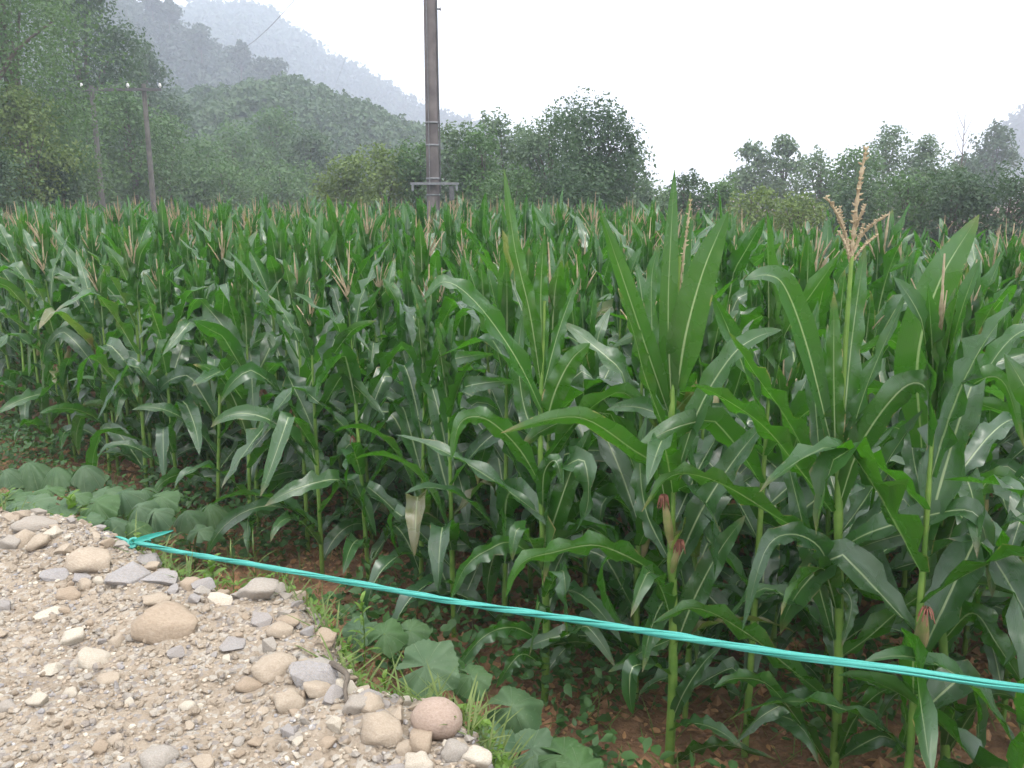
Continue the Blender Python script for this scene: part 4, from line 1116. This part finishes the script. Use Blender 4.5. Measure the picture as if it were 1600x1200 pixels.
def squash(name, label, cat, base, leaves, group=None):
    """leaves: (u, v, y, radius m, tilt toward the eye deg, turn deg, shape, z-hint unused)"""
    b = Vector(base); o = empty(name, b, 0, label, cat, group)
    for (u, v, y, rad, tilt, turn, k) in leaves:
        p = at_y(u, v, y); l = obj('leaf', SQ[k], o, p - b); rad *= .86; l.scale = (rad, rad, rad)
        l.rotation_euler = (R(tilt), 0, R(turn)); l.rotation_mode = 'ZYX'
        l.rotation_euler = (R(tilt), 0, R(turn))
        mid = (p + b) / 2 + Vector((0, 0, .03))
        q0 = Vector((b.x + (p.x - b.x) * .25, b.y + (p.y - b.y) * .25, b.z))
        V, F, U = tube(spline([tuple(q0 - b), tuple(mid - b), tuple(p - b)], 7), np.linspace(.006, .004, 7), 5)
        obj('stem', mesh('stem', V, F, M_STALK, U), o)
    return o
b = at_z(690, 1130, .0)
squash('squash_plant', 'squash plant with a big dusty round leaf at the bank foot', 'squash plant', (b.x, b.y, 0),
       [(665, 1040, 3.0, .135, 38, 15, 0), (735, 1055, 3.05, .085, 30, -30, 1), (600, 990, 3.5, .10, 30, 40, 1), (560, 985, 3.55, .09, 35, 60, 4), (640, 985, 3.6, .095, 25, -10, 4)], 'squash plants on the bank slope')
b = at_z(800, 1190, .0)
squash('squash_plant', 'squash plant with torn pale spotted leaves below the maize edge', 'squash plant', (b.x, b.y, 0),
       [(800, 1105, 2.95, .125, 40, -10, 2), (830, 1170, 2.75, .10, 30, 20, 0), (770, 1160, 2.7, .085, 35, 60, 4), (880, 1180, 2.7, .11, 30, -20, 1), (905, 1200, 2.6, .09, 30, 50, 4)], 'squash plants on the bank slope')
b = at_z(95, 800, .0)
squash('squash_plant', 'hooded drooping leaf plant in the shade before the maize, beside the frame edge', 'squash plant', at_z(70, 790, 0),
       [(45, 722, 5.9, .15, 10, 0, 5), (8, 735, 5.8, .13, 15, 50, 3)], 'squash plants on the bank slope')
squash('squash_plant', 'two hooded drooping leaves beside the bare soil patch', 'squash plant', at_z(120, 790, 0),
       [(88, 730, 5.8, .14, 10, -40, 5), (130, 728, 5.8, .13, 12, 30, 5)], 'squash plants on the bank slope')
squash('squash_plant', 'dusty overlapping squash leaves heaped behind the rope knot', 'squash plant', at_z(200, 890, 0),
       [(150, 785, 4.5, .12, 30, 10, 1), (190, 770, 4.7, .11, 25, 60, 2), (172, 812, 4.2, .10, 30, -30, 5), (215, 792, 4.5, .11, 30, 30, 3), (205, 818, 4.2, .085, 35, -60, 5), (240, 800, 4.5, .10, 25, 80, 2), (165, 768, 4.9, .1, 20, 90, 4), (135, 812, 4.2, .085, 25, 120, 4), (250, 775, 4.8, .11, 25, 10, 1), (225, 765, 4.9, .1, 20, 200, 3)], 'squash plants on the bank slope')
squash('squash_plant', 'flat pale green squash leaves on the rim above the tan stones', 'squash plant', at_z(60, 850, .2),
       [(50, 785, 4.35, .12, 22, 0, 0), (15, 775, 4.6, .11, 20, 70, 4), (95, 790, 4.3, .10, 25, -30, 0), (75, 765, 4.8, .11, 20, 150, 1), (20, 795, 4.2, .08, 25, 40, 4), (115, 775, 4.6, .095, 18, 90, 1)], 'squash plants on the bank slope')
squash('squash_plant', 'dim squash leaves under the fourth maize stalk beyond the knot', 'squash plant', at_z(300, 880, 0),
       [(290, 800, 5.0, .11, 20, 0, 3), (325, 790, 5.2, .12, 15, 50, 5), (310, 830, 4.8, .085, 25, 80, 1)], 'squash plants on the bank slope')

def leaf_blades(n, place, L, Wd, lean, r, m, name, label, parent=None, seg=4, kind='stuff'):
    parts = []
    for _ in range(n):
        p = place(r)
        if p is None: continue
        a = r.random() * 6.283; l = L * r.uniform(.5, 1.2); ln = lean * r.uniform(.4, 1.4)
        t = np.linspace(0, 1, seg)
        cen = np.array(p) + np.outer(np.sin(t * ln) * l, [math.cos(a), math.sin(a), 0]) + np.outer(t * (1 - .35 * t * ln) * l, [0, 0, 1])
        side = np.tile([-math.sin(a), math.cos(a), 0], (seg, 1)); wd = Wd * np.array([.7, 1, .7, .05][:seg]) * .5
        V = np.stack([cen - side * wd[:, None], cen + side * wd[:, None]], 1).reshape(-1, 3)
        parts.append((V, grid_faces(seg, 2), None))
    V, F, U = join(parts)
    return tag(obj(name, mesh(name, V, F, m), parent), label, kind=kind)
def scatter_leaves(n, place, size, r, m, name, label, asp=.62):
    C, Nn, S_ = [], [], []
    for _ in range(n):
        q = place(r)
        if q is None: continue
        C.append(q); v = r.normal(size=3) * .45 + np.array([0, -.15, 1]); Nn.append(v / np.linalg.norm(v)); S_.append(size * r.uniform(.5, 1.3))
    C, Nn, S_ = np.array(C), np.array(Nn), np.array(S_)
    # six-sided leaf with a crease, built from two quads
    k = len(C); A = r.normal(size=(k, 3)); T = np.cross(Nn, A); T /= np.linalg.norm(T, axis=1)[:, None]; B = np.cross(Nn, T); s = S_[:, None]
    V = np.stack([C - T * s, C - T * s * .1 + B * s * asp + Nn * s * .15, C + T * s, C - T * s * .1 - B * s * asp + Nn * s * .15, C - T * s * .7 + B * s * asp * .75 + Nn * s * .1, C - T * s * .7 - B * s * asp * .75 + Nn * s * .1], 1).reshape(-1, 3)
    base = 6 * np.arange(k)[:, None]
    F = np.concatenate([base + np.array([[0, 2, 1, 4]]), base + np.array([[0, 5, 3, 2]])])
    return tag(obj(name, mesh(name, V, F, m), None), label, kind='stuff')
r1 = np.random.default_rng(77)
def slope_pt(lo, hi, grow=0.0, mask=None):
    """a point at lo..hi metres off the bank edge on the field side"""
    def f(r):
        s = r.uniform(0, 1); i = r.uniform(2, len(EDGE) - 4); k = int(i); p = EDGE[k] + (EDGE[k + 1] - EDGE[k]) * (i - k)
        off = r.uniform(lo, hi); x, y = p[0] + E.x * off, p[1] + E.y * off
        if mask is not None and fbm(x, y, 3.0, 2, 44.0) < mask: return None
        return (x, y, max(0.0, bank_z(x, y)) + grow * r.random())
    return f
leaf_blades(3200, slope_pt(.06, .75), .10, .006, 1.2, r1, M_GRASS, 'bank_grass', 'yellow green grass growing down the bank slope')
leaf_blades(2000, slope_pt(-.02, .34, grow=.02, mask=.0), .15, .007, 1.3, r1, M_GRASS, 'rim_grass', 'longer grass fringing the rim of the bank')
scatter_leaves(9000, slope_pt(.05, .7, grow=.11), .017, r1, M_WEED, 'slope_weeds', 'small bright weeds covering the bank slope', .4)
def field_pt(grow, lo=.45, hi=4.0, clump=0.0):
    def f(r):
        e = lo + (hi - lo) * r.random() ** 1.2; s = r.uniform(-1.5, 8.5)
        x = E0.x + D.x * s + E.x * (e - 1.0); y = E0.y + D.y * s + E.y * (e - 1.0)
        if clump and fbm(x, y, 1.1, 2, 30.0) < clump - 1: return None
        if edge_dist(x, y) > -.3: return None
        return (x, y, max(.0, .05 * fbm(x, y, 1.6, 4)) + grow * (.15 + .85 * r.random()))
    return f
scatter_leaves(26000, field_pt(.30, .35, 5.5, .93), .030, r1, M_BEAN, 'bean_undergrowth', 'low bean vines and weeds covering the soil between the maize', .6)
scatter_leaves(8000, field_pt(.12, .1, 4.5, .84), .022, r1, M_BEAN, 'low_weeds', 'tiny weeds on the open soil', .5)
leaf_blades(5000, field_pt(.01, .1, 3.2), .15, .006, 1.4, r1, M_GRASS, 'soil_grass', 'thin grass blades on the shaded soil')
scatter_leaves(3800, field_pt(.03, .0, 5.0), .022, r1, M_LITTER, 'leaf_litter', 'dry curled leaf litter on the field soil', .5)
def clods(n):
    r = np.random.default_rng(8)
    t = np.array([[1,0,0],[-1,0,0],[0,1,0],[0,-1,0],[0,0,1],[0,0,-1]], float); Fo = np.array([[0,2,4],[2,1,4],[1,3,4],[3,0,4],[2,0,5],[1,2,5],[3,1,5],[0,3,5]])
    P = []; f = field_pt(.0, -.1, 4.5)
    while len(P) < n:
        q = f(r)
        if q is not None: P.append(q)
    P = np.array(P); s = .010 + .030 * r.random(n) ** 2
    V = P[:, None] + t[None] * s[:, None, None] * (1 + .6 * (r.random((n, 6, 1)) - .5)) + r.normal(size=(n, 6, 3)) * s[:, None, None] * .2
    F = (Fo[None] + 6 * np.arange(n)[:, None, None]).reshape(-1, 3)
    tag(obj('soil_clods', mesh('soil_clods', V.reshape(-1, 3), F, M_CLOD, smooth=False)), 'broken reddish brown clods on the field soil', kind='stuff')
clods(9000)

def weed(u, v, y, h, n, m, label, spread=.08, L=.07, Wd=.018, name='weed_plant'):
    tip = at_y(u, v, y); b = Vector((tip.x, tip.y, tip.z - h))
    o = empty(name, b, 0, label, 'weed', 'weeds on the bank slope'); r = np.random.default_rng(int(u * 3 + v))
    V, F, U = tube(spline([(0, 0, 0), (.006, 0, h * .5), (0, 0, h)], 8), np.linspace(.0035, .0015, 8), 5); obj('stem', mesh('stem', V, F, m), o)
    for k in range(n):
        z = h * (.25 + .75 * k / (n - 1)); a = k * 2.4; l = L * (1.15 - .5 * k / n); seg = 6
        t = np.linspace(0, 1, seg); ph = R(25) + R(60) * t + (R(25) if k < n - 4 else 0)
        Dd = np.stack([np.sin(ph) * math.cos(a), np.sin(ph) * math.sin(a), np.cos(ph)], 1)
        cen = np.vstack([[0, 0, z], np.array([0, 0, z]) + np.cumsum(Dd[:-1] * l / (seg - 1), 0)])
        V, F, U = blade(cen, np.tile([-math.sin(a), math.cos(a), 0], (seg, 1)), Wd, 3, .3, .05, 1)
        obj('leaf', mesh('leaf', V, F, m, U), o)
weed(565, 940, 3.25, .30, 12, M_WEED, 'upright weed with bright lance leaves beside the bank notch')
weed(505, 958, 3.3, .22, 10, M_WEED, 'short yellowish weed rising behind the layered boulder')
weed(330, 880, 3.7, .16, 9, M_WEED, 'small bright weed under the rope near the slate slabs', L=.09, Wd=.035)
weed(545, 1005, 3.1, .20, 12, M_WEED, 'bushy pale weed at the shoulder of the bank', L=.05)
weed(600, 1060, 2.75, .20, 12, M_WEED, 'feathery pale weed above the half buried stone', L=.05)
weed(110, 780, 4.3, .22, 9, M_WEED, 'light green broad weed on the rim by the white stone', L=.10, Wd=.05)
weed(12, 775, 4.6, .2, 9, M_WEED, 'yellow green weed at the frame edge on the rim', L=.09, Wd=.05)
weed(725, 1045, 3.2, .22, 10, M_BEAN, 'dark green leafy weed beside the big squash leaf', L=.08, Wd=.03)
weed(140, 820, 4.1, .09, 8, M_WEED, 'tiny sprout next to the white rim stone', L=.04)
weed(395, 850, 4.4, .3, 9, M_GRASS, 'tall grass tuft standing behind the rope', L=.2, Wd=.008)
weed(360, 862, 4.1, .25, 9, M_GRASS, 'grass tuft arching over the bank rim', L=.16, Wd=.008)

# ------------------------------------------------------------------ the air
def haze():
    V, F, U = box((-1000, -260, -3.0), (1000, 1000, 150))
    me = mesh('haze', V, F, M_SOIL, smooth=False); me.materials.clear()
    m = bpy.data.materials.new('valley haze'); m.use_nodes = True; n = m.node_tree; n.nodes.clear()
    p = n.nodes.new('ShaderNodeVolumePrincipled'); p.inputs['Color'].default_value = (.78, .86, 1.0, 1); p.inputs['Density'].default_value = .0022
    p.inputs['Anisotropy'].default_value = .3
    o = n.nodes.new('ShaderNodeOutputMaterial'); n.links.new(p.outputs[0], o.inputs['Volume']); me.materials.append(m)
    tag(obj('haze', me), 'pale valley mist', kind='stuff')
haze()
print('objects', len(bpy.data.objects), 'tris', sum(len(o.data.loops) - 2 * len(o.data.polygons) for o in bpy.data.objects if o.type == 'MESH'))
